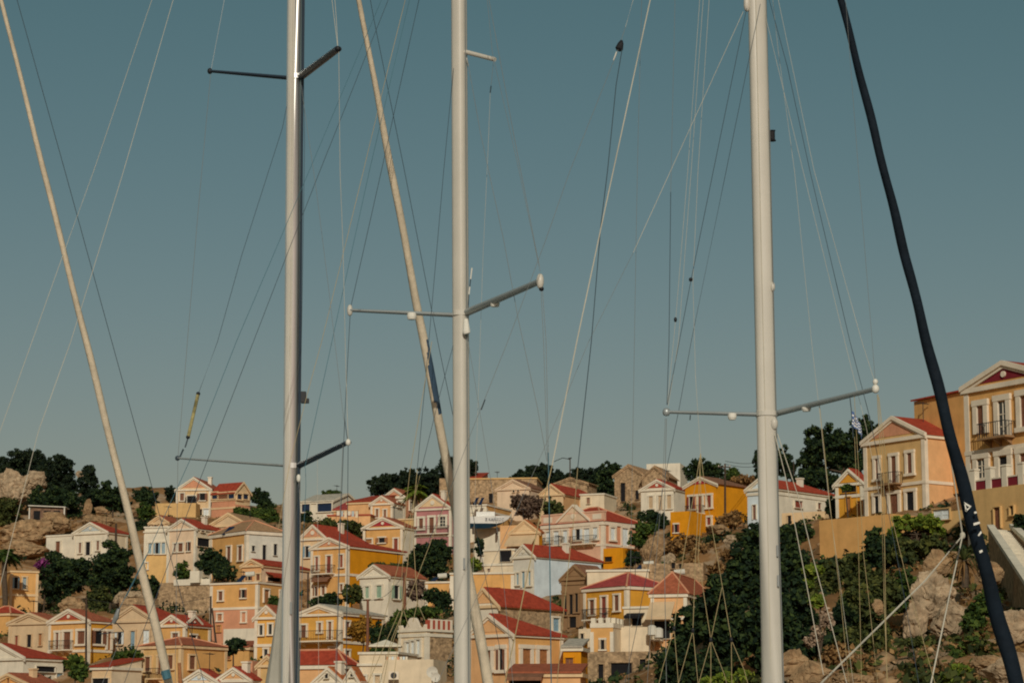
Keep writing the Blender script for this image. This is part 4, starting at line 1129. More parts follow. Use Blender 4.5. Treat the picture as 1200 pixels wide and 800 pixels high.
P('dark bush below the lighter green tree', O, [(742, 655, 10, 10)], 300, 'dark', name='bush', cat='bush', trunk=False)
P('round dark tree on the skyline behind the bright orange house', O, [(820, 552, 18, 14), (834, 552, 14, 10)], 382, 'dark')
P('small green tree right of the skyline pole', O, [(856, 556, 12, 8)], 384, 'green')
P('brown dead bush behind the bright orange house', O, [(872, 564, 20, 8)], 372, 'dry', name='bush', cat='bush', trunk=False)
P('narrow dark tree just left of the thick white mast', O, [(889, 540, 7, 14), (894, 556, 8, 10)], 334, 'dark')
P('dark tree just right of the thick white mast', O, [(917, 540, 10, 18), (924, 550, 8, 12)], 332, 'dark')
P('huge dark round tree behind the tall tan house', O, [(965, 522, 26, 24), (990, 530, 26, 30), (1010, 508, 18, 20), (950, 545, 16, 18), (1025, 520, 16, 22)], 300, 'dark', dens=1.1)
P('dark bushes filling the hill between the huge round tree and the yellow cottage', O, [(960, 562, 26, 14), (990, 572, 14, 10), (940, 565, 14, 10)], 290, 'dark', name='bush', cat='bush', trunk=False)
P('pot plants on the balcony of the yellow cottage', O, [(994, 571, 8, 4)], 236, 'green', name='bush', cat='bush', trunk=False, size=.15)
P('dark climbing plant left of the yellow cottage', O, [(975, 596, 8, 14)], 246, 'dark', name='bush', cat='bush', trunk=False, size=.25)
P('rusty dry bush below the bright orange house', O, [(852, 611, 15, 8), (862, 606, 10, 8)], 292, 'dry', name='bush', cat='bush', trunk=False, dens=.8)
P('pale dry brush on the slope under the orange annexe', O, [(800, 640, 22, 14), (786, 652, 12, 12)], 290, 'dry', name='bush', cat='bush', trunk=False, dens=.7)
P('reddish dry brush on the slope above the red hip roof', O, [(828, 650, 20, 18), (846, 658, 14, 14)], 276, 'dry', name='bush', cat='bush', trunk=False, dens=.7)
P('small green bush on dry slope below the orange house balcony', O, [(836, 632, 8, 7)], 288, 'olive', name='bush', cat='bush', trunk=False)
P('reddish dry thicket left of the ivy below the cube shaped boulder', O, [(858, 652, 16, 10), (842, 668, 14, 10)], 262, 'dry', name='bush', cat='bush', trunk=False, dens=.7)
P('straw coloured brush on the slope above the solar water heater', O, [(812, 664, 14, 9), (800, 672, 12, 7)], 268, 'dry', name='bush', cat='bush', trunk=False, dens=.7)
P('olive scrub between dry brush below the bright orange house', O, [(870, 632, 12, 9), (878, 645, 10, 10)], 268, 'olive', name='bush', cat='bush', trunk=False, dens=.8)
# the green slope on the right
P('olive shrubs above the small pinkish rock on the right slope', O, [(1012, 688, 24, 18), (1030, 684, 18, 16)], 150, 'olive', name='bush', cat='bush', trunk=False, size=.18, frac=.22)
P('leafy green shrubs left of the tall pale rock face', O, [(1062, 684, 16, 16), (1054, 702, 14, 16)], 140, 'green', name='bush', cat='bush', trunk=False, size=.16, frac=.22)
P('mixed shrubs above the rock lump at the bottom edge', O, [(998, 748, 20, 16), (1022, 752, 18, 14)], 126, 'olive', name='bush', cat='bush', trunk=False, size=.16, frac=.22)
P('low dark shrubs at the foot of the ochre retaining wall', O, [(975, 664, 20, 10), (1000, 660, 18, 10), (1026, 656, 14, 12)], 178, 'dark', name='bush', cat='bush', trunk=False, size=.2, frac=.22)
P('dark ivy reaching the bottom edge left of the thick white mast', O, [(800, 778, 20, 30), (778, 790, 9, 22), (830, 788, 22, 26), (862, 794, 16, 14)], 148, 'dark', name='bush', cat='bush', trunk=False, size=.2, frac=.2)
P('pale feathery dry grass plumes above the rocks right of the mast', O, [(969, 726, 9, 13), (957, 742, 7, 11), (948, 752, 6, 7)], 128, 'plume', name='grass_clump', cat='grass', trunk=False, size=.1, dens=.5)
P('wide dark shrub mass behind the bright vine at the end of the ochre wall', O, [(955, 690, 26, 30), (930, 660, 20, 24), (978, 700, 22, 24)], 176, 'dark', name='bush', cat='bush', trunk=False, size=.22, frac=.2)
P('dark shrubs filling the slope right of the lower thick mast', O, [(940, 750, 24, 26), (918, 740, 16, 34), (965, 760, 18, 18)], 142, 'dark', name='bush', cat='bush', trunk=False, size=.2, frac=.2)
P('dark tangled shrubs below the bright vine left of the navy sail', O, [(1066, 650, 26, 20), (1090, 640, 22, 14), (1050, 690, 18, 22)], 165, 'olive', name='bush', cat='bush', trunk=False, size=.2, frac=.2)
P('dark shrubs at the top of the slope under the cream terrace block', O, [(900, 635, 14, 16), (884, 625, 12, 12), (940, 622, 14, 12)], 205, 'dark', name='bush', cat='bush', trunk=False, size=.22, frac=.2)
P('lowest dark ivy mass left of the thick white mast', O, [(806, 760, 24, 46), (824, 745, 24, 44), (800, 790, 20, 30), (830, 792, 22, 16)], 158, 'dark', name='bush', cat='bush', trunk=False, size=.22, frac=.2)
P('middle dark ivy mass left of the thick white mast', O, [(846, 735, 24, 55), (862, 760, 22, 48), (842, 700, 18, 26), (870, 796, 18, 12)], 150, 'dark', name='bush', cat='bush', trunk=False, size=.22, frac=.2)
P('upper dark ivy mass below the wide white house', O, [(872, 680, 20, 46), (886, 650, 16, 36), (864, 672, 14, 24)], 186, 'dark', name='bush', cat='bush', trunk=False, size=.22, frac=.2)
P('dark ivy mass behind the lower thick white mast', O, [(894, 740, 22, 50), (905, 700, 22, 40), (900, 780, 18, 26)], 138, 'dark', name='bush', cat='bush', trunk=False, size=.2, frac=.2)
P('dark hanging shrubs right of the mast below the wide white house', O, [(922, 640, 14, 24), (930, 670, 16, 26), (925, 625, 10, 14)], 182, 'dark', name='bush', cat='bush', trunk=False, size=.22, frac=.22)
P('dark shrub mass right of the mast above the pale rocks', O, [(930, 706, 20, 30), (945, 730, 18, 20)], 146, 'dark', name='bush', cat='bush', trunk=False, size=.2, frac=.22)
P('bright vine leaves spilling over the end of the ochre retaining wall', O, [(955, 668, 14, 7), (948, 684, 8, 6), (968, 672, 10, 7)], 172, 'bright', name='bush', cat='bush', trunk=False, size=.2, dens=.8)
P('small bright vine clump on the shrubs right of the mast', O, [(958, 704, 9, 8)], 140, 'bright', name='bush', cat='bush', trunk=False, size=.17, dens=.6)
P('green shrub mass under the ochre retaining wall', O, [(985, 676, 24, 22), (972, 698, 18, 24), (1004, 672, 20, 24)], 163, 'olive', name='bush', cat='bush', trunk=False, size=.2, frac=.22)
P('darker green shrub mass below the bright vine on the right', O, [(1036, 655, 26, 26), (1050, 672, 22, 24), (1026, 640, 14, 22)], 168, 'dark', name='bush', cat='bush', trunk=False, size=.2, frac=.22)
P('tall green shrubs between pale rocks on the right slope', O, [(1012, 712, 26, 26), (1040, 700, 18, 22), (1024, 744, 20, 20)], 136, 'olive', name='bush', cat='bush', trunk=False, size=.18, frac=.22)
P('shrub tangle left of the pale rocks on the right slope', O, [(990, 730, 16, 28), (980, 748, 14, 20)], 132, 'dark', name='bush', cat='bush', trunk=False, size=.18, frac=.22)
P('bright yellow green vine on the wall left of the navy sail', O, [(1062, 612, 18, 9), (1086, 612, 18, 9), (1048, 624, 9, 8), (1100, 622, 10, 7)], 180, 'bright', name='bush', cat='bush', trunk=False, size=.2, dens=.8)
P('dark stems under the bright vine left of the navy sail', O, [(1085, 626, 22, 9), (1070, 630, 18, 8)], 181, 'twig', name='bush', cat='bush', trunk=False, size=.18)
P('leafy bush left of the navy sail on the lower right slope', O, [(1150, 712, 18, 13), (1160, 700, 16, 8), (1140, 730, 14, 12)], 124, 'green', name='bush', cat='bush', trunk=False, size=.15)
P('low green creeper beside the rocks at the lower right', O, [(1140, 758, 18, 12), (1120, 768, 14, 10)], 115, 'green', name='bush', cat='bush', trunk=False, size=.14)
P('bright creeper at the bottom edge left of the large right rock', O, [(1126, 788, 14, 10), (1112, 796, 10, 8)], 108, 'bright', name='bush', cat='bush', trunk=False, size=.13, dens=.8)
P('bright leafy plants at the bottom edge left of the thick mast', O, [(852, 794, 14, 7), (872, 792, 12, 8), (832, 798, 10, 5)], 122, 'bright', name='bush', cat='bush', trunk=False, size=.16, dens=.8)
P('dark tree at the right edge beside the white stairs', O, [(1196, 612, 9, 12), (1204, 622, 9, 10)], 152, 'dark', size=.16)
P('small green bush on bare soil below the pale rock face', O, [(1072, 752, 10, 6)], 116, 'olive', name='bush', cat='bush', trunk=False, size=.13)
P('dry thorn bush on the rocks at the bottom right of the mast', O, [(980, 768, 18, 14), (1010, 782, 20, 14)], 118, 'dry', name='bush', cat='bush', trunk=False, size=.13, dens=.6)
palm('palm tree in front of the dark skyline trees left of the middle mast', 487, 574, 362, 23, 606, 'bright', 26)
palm('palm tree at the far left edge beside the plain ochre house', 7, 648, 310, 24, 738, 'green', 26)
# yucca with long drooping leaves
yp = pt(1130, 656, 142)
yu = thing('yucca', tuple(yp - Vector((0, 0, 1.0))), 'spiky yucca with drooping dry leaves left of the navy sail', 'plant')
ry = random.Random(3)
k = MB(); k.tube([Vector((0, 0, -.6)), Vector((.05, 0, .5)), Vector((0, 0, 1.0))], [.22, .2, .16], 7); k.build('stem', BARK, yu)
for q in range(64):
    an = ry.uniform(0, 6.283); el = ry.uniform(-.9, 1.2); Lf = ry.uniform(1.0, 1.75)
    d = Vector((math.cos(an) * math.cos(el), math.sin(an) * math.cos(el), math.sin(el)))
    sdv = d.cross(Vector((0, 0, 1))).normalized() * .055
    p0 = Vector((0, 0, .95)); p1 = p0 + d * Lf * .55; p2 = p0 + d * Lf - Vector((0, 0, .5 * Lf * math.cos(el)))
    m = MB(); m.face([p0 - sdv, p0 + sdv, p1 + sdv, p1 - sdv]); m.face([p1 - sdv, p1 + sdv, p2])
    m.build('leaf', LEAF['dry'] if el < -.1 else LEAF['olive'], yu)

# ------------------------------------------------------------------ rocks
RG = None
for i, (lab, u, v, ru, rv, D, mt) in enumerate([
 ('pale weathered outcrop under the broad pine at the far left', 14, 572, 22, 22, 392, 'greyrock'),
 ('smaller pale outcrop right of the one under the broad pine', 42, 562, 14, 11, 392, 'greyrock'),
 ('pale rock knob among dark trees left of the leaning sail', 95, 557, 6, 6, 392, 'greyrock'),
 ('jagged rock spur in front of the wooden shack', 68, 612, 16, 12, 368, 'limestone'),
 ('broad broken rock slope at the far left', 36, 625, 30, 14, 366, 'limestone'),
 ('rock shelf below the broken slope at the far left', 30, 645, 26, 12, 352, 'limestone'),
 ('upright rock beside the wooden shack', 103, 593, 5, 8, 372, 'limestone'),
 ('low boulder right of the upright rock', 118, 598, 8, 5, 372, 'limestone'),
 ('brown rock ridge behind the low white house', 112, 612, 20, 10, 362, 'limestone'),
 ('pale boulder pile right of the leaning sail', 150, 700, 18, 9, 314, 'greyrock'),
 ('orange tinted rock under the large dark tree', 84, 710, 14, 10, 308, 'limestone'),
 ('stony bank left of the tall dark cypress', 160, 597, 12, 8, 376, 'limestone'),
 ('rocky bluff under the orange annexe', 768, 652, 18, 20, 294, 'limestone'),
 ('pale rock pillar left of the red hip roof', 784, 664, 12, 14, 282, 'greyrock'),
 ('cube shaped boulder left of the upper ivy', 864, 636, 14, 9, 268, 'greyrock'),
 ('tan rock with green growth below the bright orange house', 842, 620, 14, 8, 288, 'limestone'),
 ('pale boulder right of the mast among dry grass', 925, 778, 26, 18, 116, 'limestone'),
 ('crumbly brown rock at the bottom right of the mast', 952, 790, 22, 16, 110, 'limestone'),
 ('small pinkish rock poking out of the green shrubs', 1029, 711, 7, 9, 130, 'limestone'),
 ('tall pale rock face in the middle of the right slope', 1094, 702, 24, 30, 132, 'greyrock'),
 ('pale slab left of the tall rock face', 1074, 730, 15, 24, 126, 'greyrock'),
 ('broad rock face right of the pale slab', 1116, 722, 22, 24, 128, 'greyrock'),
 ('brownish rock above the tall pale rock face', 1098, 660, 16, 16, 148, 'limestone'),
 ('large smooth rock at the bottom right corner', 1190, 790, 34, 26, 96, 'greyrock'),
 ('layered rock above the large smooth corner rock', 1192, 738, 24, 20, 104, 'greyrock'),
 ('sloping rock rib left of the layered rock', 1160, 780, 22, 12, 100, 'limestone'),
 ('rock lump at the bottom edge below dry brush', 1000, 798, 24, 12, 106, 'limestone'),
 ('rough rock under the white stairs', 1160, 672, 16, 14, 132, 'limestone'),
]):
    rock(lab, u, v, ru, rv, D, i + 1, None, MATS[mt])

# ------------------------------------------------------------------ scrub and rubble: ground cover nobody could count
def scatter(n, rs):
    u = rs.uniform(-60, 1260, n * 3)
    D = np.exp(rs.uniform(np.log(95), np.log(430), n * 3))
    X = (u - 600) / FPX * D * 1.03
    ok = D > np.interp(u, [0, 300, 500, 750, 830, 900, 1260], [235, 215, 188, 180, 140, 95, 90])
    X, D = X[ok][:n], D[ok][:n]
    return X, D, terr_z(X, D)
rs = np.random.default_rng(78)
for kind, n, ncl, sz, hh in (('dry', 1500, 18, .2, .5), ('olive', 1700, 22, .22, .65), ('dark', 1500, 34, .24, .85)):
    X, Y, Z = scatter(n, rs)
    if kind == 'dark':
        ok_ = Y > 160; X, Y, Z = X[ok_], Y[ok_], Z[ok_]
    C = np.stack([X, Y, Z + .15], 1); q = (.45 + .9 * rs.random(len(C)) ** 2)
    v, f = leaf_cloud(C, np.stack([q, q, q * hh], 1), len(C) * ncl, sz, rs)
    o = mesh_np('scrub', v, f, LEAF[kind]); tag(o, 'low ' + {'dry': 'dry straw coloured', 'olive': 'grey green', 'dark': 'dark green'}[kind] + ' scrub scattered over the hillside', 'scrub', None, 'stuff')
bm = bmesh.new()
bmesh.ops.create_icosphere(bm, subdivisions=1, radius=1)
bv = np.array([v.co[:] for v in bm.verts]); bf = np.array([[v.index for v in f.verts] for f in bm.faces]); bm.free()
X, Y, Z = scatter(2200, rs)
q = .12 + .55 * rs.random(len(X)) ** 3
vs = bv[None] * (q[:, None, None] * (.7 + .6 * rs.random((len(X), len(bv), 1)))) * np.array([1, 1, .75]) + np.stack([X, Y, Z], 1)[:, None]
fs = bf[None] + (np.arange(len(X)) * len(bv))[:, None, None]
o = mesh_np('rubble', vs.reshape(-1, 3), fs.reshape(-1, 3), MATS['limestone'])
tag(o, 'loose pale stones scattered over the hillside', 'stones', None, 'stuff')
# ------------------------------------------------------------------ poles, stairs, solar panels and small things
def pole(label, u, v0, v1, D, r=.11, arm=None, mat=None, name='utility_pole', cat='pole', u1=None):
    a, b = pt(u, v1, D), pt(u if u1 is None else u1, v0, D)
    root = thing(name, (a.x, a.y, a.z - 1.5), label, cat)
    k = MB(); h = b.z - a.z + 1.5
    k.tube([Vector((0, 0, 0)), Vector((b.x - a.x, 0, h))], [r * 1.15, r * .8], 8); k.build('post', mat or WOOD, root)
    if arm == 'cross':
        k = MB(); k.box(-.8, .8, -.06, .06, h - .5, h - .36); k.build('crossarm', WOOD, root)
        for xx in (-.7, 0, .7):
            k = MB(); k.tube([Vector((xx, 0, h - .36)), Vector((xx, 0, h - .18))], [.06, .04], 6); k.build('insulator', wall_mat('trim'), root)
    elif arm == 'lamp':
        k = MB(); k.tube([Vector((0, 0, h - .1)), Vector((-1.2, 0, h + .1)), Vector((-2.6, 0, h - .5))], .06, 6); k.build('arm', IRON, root)
        k = MB(); k.tube([Vector((-.25, 0, h - .05)), Vector((.3, 0, h + .12))], [.16, .1], 7); k.build('lamp', IRON, root)
    return root
pole('thin dark lamp pole in front of the yellow ochre house', 101.2, 700, 770, 274, .12)
pole('dark wooden pole in front of the low white house', 136, 613, 640, 345, .17)
pole('upright wooden pole left of the faded pink floor', 247, 698, 756, 284, .13)
pole('leaning wooden pole beside the upright one', 255, 712, 752, 283.4, .12, u1=248.5)
pole('short dark pole right of the silver mast', 361, 670, 700, 288, .11)
pole('rusty pole in front of the orange wall of the terrace house', 431, 702, 752, 247, .16, mat=PANE['sh'])
pole('rusty pole beside the house with green shutters', 474, 670, 714, 272, .22, mat=PANE['sh'])
pole('street lamp pole with curved arm on the skyline', 668, 537, 592, 392, .11, 'lamp', name='street_lamp', cat='street lamp')
pole('dark utility pole in front of the bright orange house', 849.6, 543, 606, 303, .13, 'cross')
pole('orange red leaning pole at the bottom left', 213, 776, 806, 226, .2, mat=PANE['or'], u1=210, name='post', cat='post')
pole('thin pole left of the thick white mast roof ridge', 930, 540, 562, 300, .07)
# overhead wires from the dark pole
for j, dv in enumerate((0, 3.5)):
    k = MB(); a, b = pt(850, 540 + dv, 303), pt(902, 537 + dv * 1.4, 330)
    k.tube([a.lerp(b, q / 6) - Vector((0, 0, .5 * math.sin(math.pi * q / 6))) for q in range(7)], .03, 5)
    tag(k.build('wire', IRON), ('upper' if j == 0 else 'lower') + ' overhead wire right of the dark utility pole', 'wire')

def solar(label, u0, u1, v0, v1, D, n=2, tank=True):
    a, b = pt(u0, v1, D), pt(u1, v0, D)
    root = thing('solar_panel', tuple(a), label, 'solar panel')
    w_ = (b.x - a.x) / n; h_ = b.z - a.z
    for q in range(n):
        k = MB(); o_ = Vector((q * w_ * .92, 0, 0))
        s_ = Vector((w_ * .55, .9, h_))
        k.prism([o_, o_ + Vector((w_ * .5, -.2, 0)), o_ + Vector((w_ * .5, -.2, 0)) + s_, o_ + s_], (-.03, .1, -.06)); k.build('panel', PANE['nv'], root)
        k = MB(); k.tube([o_ + s_, o_ + Vector((w_ * .55, .9, -.4))], .05, 5); k.build('leg', IRON, root)
    if tank:
        k = MB(); c = Vector((w_ * .9, .9, h_ + .1)); k.tube([c, c + Vector((1.1, 0, .1))], .3, 12); k.build('tank', wall_mat('trimgrey'), root)
solar('dark tilted solar panels on the flat cream building above the boat', 554, 568, 582, 591, 347, 2, False)
solar('solar water heater on the roof left of the red hip roof', 777, 792, 671, 684, 246, 1, True)
solar('blue tilted solar panels at the bottom edge in front of the stone warehouse', 728, 754, 793, 802, 196, 2, False)
solar('black tilted panel on the white house below the tan tile roof', 260, 274, 616, 626, 326, 1, False)
# white stairs on the right
ps = R(40)
st = thing('staircase', tuple(pt(1176, 640, 150)), 'white stone staircase with low white side walls descending at the right edge', 'stairs', None, 0)
o0 = pt(1176, 640, 150)
top_l, bot_l = pt(1158, 619, 154), pt(1206, 692, 122)
top_r, bot_r = pt(1184, 618, 155), pt(1246, 676, 124)
for nm, a, b, th_ in (('left', top_l, bot_l, .3), ('right', top_r, bot_r, .3)):
    k = MB(); a = a - o0; b = b - o0
    k.prism([a, b, b + Vector((0, 0, -4.5)), a + Vector((0, 0, -4.5))], (th_, 0, 0)); k.build('side_wall', stone_mat(), st)
    k = MB(); k.prism([a + Vector((-.08, -.05, .001)), b + Vector((-.08, -.05, .001)), b + Vector((-.08, -.05, .25)), a + Vector((-.08, -.05, .25))], (th_ + .16, 0, 0)); k.build('coping', wall_mat('white'), st)
N = 34
for q in range(N):
    t0, t1 = q / N, (q + 1) / N
    a = top_l.lerp(bot_l, t0) - o0; b = top_l.lerp(bot_l, t1) - o0; c = top_r.lerp(bot_r, t0) - o0; d = top_r.lerp(bot_r, t1) - o0
    z = min(a.z, c.z) - .12
    k = MB(); k.prism([Vector((a.x + .32, a.y, z)), Vector((c.x - .02, c.y, z)), Vector((d.x - .02, d.y, z)), Vector((b.x + .32, b.y, z))], (0, 0, -.6)); k.build('step', wall_mat('white'), st)
# wooden shack on the left hill
sh = thing('shack', tuple(pt(55, 604, 373)), 'ramshackle wooden shack with flat roof under the dark trees at far left', 'shack')
k = MB(); k.box(-2.6, 2.6, .2, 2.6, -1, 1.2); k.build('wall', pmat('old_boards', (.22, .13, .08), var=.4, scale=3), sh)
k = MB(); k.prism([Vector((-2.9, -.3, 1.5)), Vector((2.9, -.3, 1.25)), Vector((2.9, 2.9, 1.25)), Vector((-2.9, 2.9, 1.5))], (0, 0, .14)); k.build('roof', wall_mat('trimgrey'), sh)
for xx in (-2.7, 2.7):
    k = MB(); k.box(xx - .1, xx + .1, -.2, 0, -1.5, 1.24); k.build('post', wall_mat('trimgrey'), sh)
for xx in (-1.6, 0, 1.5):
    k = MB(); k.box(xx - .5, xx + .5, .14, .198, -.6, .8); k.build('panel', PANE['dk'], sh)
# parasol
pp = pt(452, 757, 228)
pr = thing('parasol', (pp.x, pp.y, pp.z - 2.0), 'large pale square parasol above the balustraded terrace', 'parasol')
k = MB(); c = [(-1.5, -1.4, 2.05), (1.5, -1.4, 2.05), (1.5, 1.4, 2.05), (-1.5, 1.4, 2.05)]
for i in range(4): k.face([c[i], c[(i + 1) % 4], (0, 0, 2.65)])
for i in range(4):
    a, b = c[i], c[(i + 1) % 4]; k.face([a, b, (b[0], b[1], 1.93), (a[0], a[1], 1.93)])
k.build('canopy', wall_mat('white'), pr)
k = MB(); k.tube([Vector((0, 0, -1)), Vector((0, 0, 2.7))], .05, 7); k.build('pole', IRON, pr)
# boat stranded on the white building
bp = pt(572, 618, 326)
bt_ = thing('motor_boat', tuple(bp), 'white boat with blue bottom and dark lettering propped on a white building', 'boat')
k = MB()
sec = []
for q in range(9):
    t_ = q / 8; x = -3.4 + 6.4 * t_; wd = 1.25 * (1 - max(0, t_ - .45) ** 2 * 2.9); ke = -.1 + max(0, t_ - .5) ** 2 * 4.6
    sec.append([(x, -wd, 1.35 + .25 * t_), (x - .25 * t_, -wd * .9, max(.5, ke + .12)), (x - .5 * t_, -wd * .3, ke), (x - .5 * t_, wd * .3, ke), (x - .25 * t_, wd * .9, max(.5, ke + .12)), (x, wd, 1.35 + .25 * t_)])
for q in range(8):
    for j in range(5): k.face([sec[q][j], sec[q + 1][j], sec[q + 1][j + 1], sec[q][j + 1]], 1 if j in (1, 2, 3) else 0)
    k.face([sec[q][0], sec[q + 1][0], sec[q + 1][5], sec[q][5]], 0)
k.face(sec[0], 0); k.face(sec[8], 0)
k.build('hull', [pmat('boat_white', (.78, .76, .70), rough=.4, var=.06), pmat('boat_blue', (.02, .10, .19), rough=.4, var=.15)], bt_)
k = MB(); k.box(-1.6, .9, -.7, .7, 1.45, 2.1); k.build('cabin', MATS['boat_white'], bt_)
cu = bpy.data.curves.new('lettering', 'FONT'); cu.body = 'Z KAPITOZ'; cu.size = .5; cu.extrude = .01
tmp = bpy.data.objects.new('tmp', cu); COL.objects.link(tmp)
bpy.context.view_layer.update()
me = bpy.data.meshes.new_from_object(tmp.evaluated_get(bpy.context.evaluated_depsgraph_get()))
bpy.data.objects.remove(tmp); me.name = 'lettering'
lo = bpy.data.objects.new('lettering', me); COL.objects.link(lo); lo.parent = bt_; lo.location = (-.4, -1.29, .85); lo.rotation_euler = (R(90), 0, 0)
me.materials.clear(); me.materials.append(PANE['nv'])
for xx in (-2, 1.2):
    k = MB(); k.box(xx - .15, xx + .15, -.8, .8, -.8, .05); k.build('chock', WOOD, bt_)
# satellite dishes and air conditioner at the bottom edge
def dish(label, u, v, D, r):
    p = pt(u, v, D); root = thing('satellite_dish', tuple(p - Vector((0, 0, .8))), label, 'satellite dish')
    k = MB()
    for q in range(14):
        a0, a1 = 2 * math.pi * q / 14, 2 * math.pi * (q + 1) / 14
        for r0, r1 in ((0, .5), (.5, 1)):
            P_ = lambda rr, an: (rr * r * math.cos(an), -.25 + .25 * r * rr * rr * -1 + .2, .8 + rr * r * math.sin(an))
            k.face([P_(r0, a0), P_(r1, a0), P_(r1, a1), P_(r0, a1)] if r0 else [P_(0, 0), P_(r1, a0), P_(r1, a1)])
    k.build('reflector', wall_mat('trimgrey'), root)
    k = MB(); k.tube([Vector((0, .1, -.6)), Vector((0, .05, .8))], .05, 6); k.tube([Vector((0, -.05, .5)), Vector((0, -.6, .75))], .02, 5); k.build('mast', IRON, root)
dish('grey satellite dish on the cream waterfront wall, left one of two', 506.5, 787, 211, .5)
dish('grey satellite dish nearer the middle mast, right one of two', 510.5, 793, 210.5, .42)
p = pt(461.5, 791, 213.6)
ac = thing('air_conditioner', tuple(p), 'white air conditioner box on the cream waterfront wall', 'air conditioner')
k = MB(); k.box(-.45, .45, -.35, 0, -.35, .35); k.build('case', wall_mat('trim'), ac)
k = MB(); k.disc((0, -.35, 0), (0, -1, 0), .27, .02, 16); k.build('fan_grille', IRON, ac)
# white dome drums / tank cluster on the balcony of the peach terrace house
for i, (lab, u, v) in enumerate((('round pale water tank on the peach terrace balcony', 764, 738), ('second round pale water tank at the right end of the peach terrace balcony', 772, 741))):
    p = pt(u, v, 234.5); root = thing('water_tank', tuple(p), lab, 'tank')
    k = MB(); k.tube([Vector((0, 0, -.5)), Vector((0, 0, -.45)), Vector((0, 0, .35)), Vector((0, 0, .5))], [.3, .42, .42, .2], 12); k.build('barrel', wall_mat('trimgrey'), root)
    k = MB(); k.tube([Vector((0, 0, .5)), Vector((0, 0, .58))], .12, 8); k.build('lid', IRON, root)
# merlons of the ochre turret
for i, o in enumerate([o for o in S.objects if o.get('label') == 'ochre turret with white battlements and one narrow window']):
    wl = [c for c in o.children if c.name.split('.')[0] == 'wall'][0]
    xs = [v.co.x for v in wl.data.vertices]; ys = [v.co.y for v in wl.data.vertices]; zt = max(v.co.z for v in wl.data.vertices)
    x0, x1, L_ = min(xs), max(xs), max(ys)
    k = MB(); k.box(x0 - .06, x1 + .06, -.06, L_ + .06, zt + .003, zt + .45); k.build('parapet', wall_mat('white'), o)
    for q in range(3):
        k = MB(); a = x0 + (x1 - x0) * (q + .05) / 3; k.box(a, a + (x1 - x0) * .19, -.07, .4, zt + .453, zt + .95); k.build('merlon', wall_mat('white'), o)
    for q in range(3):
        k = MB(); a = L_ * (q + .5) / 3; k.box(x1 - .4, x1 + .07, a, a + L_ * .17, zt + .453, zt + .95); k.build('merlon', wall_mat('white'), o)

# roof clutter: water heaters, laundry, cables
solar('small solar heater on the flat ochre house left of the middle mast', 502, 514, 675, 683, 294, 1, True)
solar('solar heater with tank on the blank white house behind the pink pyramid roof', 742, 756, 661, 670, 262, 1, True)
solar('solar heater on the flat roof of the two storey ochre block', 276, 288, 673, 682, 296, 1, True)
for lab, u0, u1, v, D, cols in (('washing line with pale cloths on the terrace wall below the skyline hedge', 394, 420, 598, 357, ('white', 'skyped', 'ivory')),
                                ('washing line with coloured cloths above the cream waterfront wall', 452, 478, 768, 217, ('salmon', 'white', 'bluewhite', 'white'))):
    a, b = pt(u0, v, D), pt(u1, v, D)
    root = thing('washing_line', tuple(a), lab, 'washing line')
    k = MB(); k.tube([Vector((0, 0, 0)), (b - a) * .5 - Vector((0, 0, .08)), b - a], .012, 5); k.build('cord', IRON, root)
    for q in range(2):
        k = MB(); c = (b - a) * q; k.tube([c - Vector((0, 0, 1.8)), c + Vector((0, 0, .08))], .03, 6); k.build('post', IRON, root)
    w_ = (b - a).length
    for q in range(len(cols) * 2):
        k = MB(); x0 = w_ * (q + .15) / (len(cols) * 2); x1 = x0 + w_ * .37 / len(cols)
        k.prism([Vector((x0, -.01, -.06)), Vector((x1, -.01, -.06)), Vector((x1, .04, -.7 - .15 * (q % 3))), Vector((x0, .05, -.7 - .15 * (q % 3)))], (0, .015, 0)); k.build('cloth', wall_mat(cols[q % len(cols)]), root)
for j, (lab, A_, B_) in enumerate((('sagging power cable from the dark lamp pole to the upright wooden pole', (101.2, 701, 274), (247, 699, 284)),
                                   ('sagging power cable from the rusty pole to the pole beside the green shutters', (431, 703, 247), (474, 671, 272)))):
    a, b = pt(*A_), pt(*B_)
    k = MB(); k.tube([a.lerp(b, q / 10) - Vector((0, 0, .9 * math.sin(math.pi * q / 10))) for q in range(11)], .025, 5)
    tag(k.build('wire', IRON), lab, 'wire')
# ------------------------------------------------------------------ yachts: hull, mast, spreaders, sails and every line of the rig
MAST_SILVER = pmat('mast_alloy', (.54, .54, .51), rough=.3, var=.03, metal=.9)
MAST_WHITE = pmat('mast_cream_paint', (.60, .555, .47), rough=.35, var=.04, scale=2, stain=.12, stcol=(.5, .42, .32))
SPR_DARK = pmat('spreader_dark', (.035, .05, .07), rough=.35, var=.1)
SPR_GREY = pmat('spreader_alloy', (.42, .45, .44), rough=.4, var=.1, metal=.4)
WIRE_D = pmat('wire_dark', (.05, .07, .085), rough=.5, var=.1)
WIRE_B = pmat('rope_blue', (.07, .17, .21), rough=.8, var=.2)
WIRE_G = pmat('wire_grey', (.24, .25, .24), rough=.4, var=.1, metal=.2)
WIRE_L = pmat('rope_cream', (.56, .51, .40), rough=.8, var=.1)
WIRE_Y = pmat('rope_tan', (.44, .34, .17), rough=.8, var=.15)
SAILC = pmat('sail_cream', (.70, .58, .42), rough=.85, var=.12, scale=3, bump=.4, bscale=6, stain=.25, stcol=(.5, .32, .16))
SAILN = pmat('sail_navy', (.005, .012, .021), rough=.8, var=.2, scale=3, bump=.4, bscale=6)
SAILB = pmat('sail_blue_strip', (.05, .09, .14), rough=.8, var=.2, scale=3)
SAILG = pmat('sail_cover_grey', (.38, .355, .29), rough=.9, var=.12, scale=1.5, bump=.5, bscale=3)
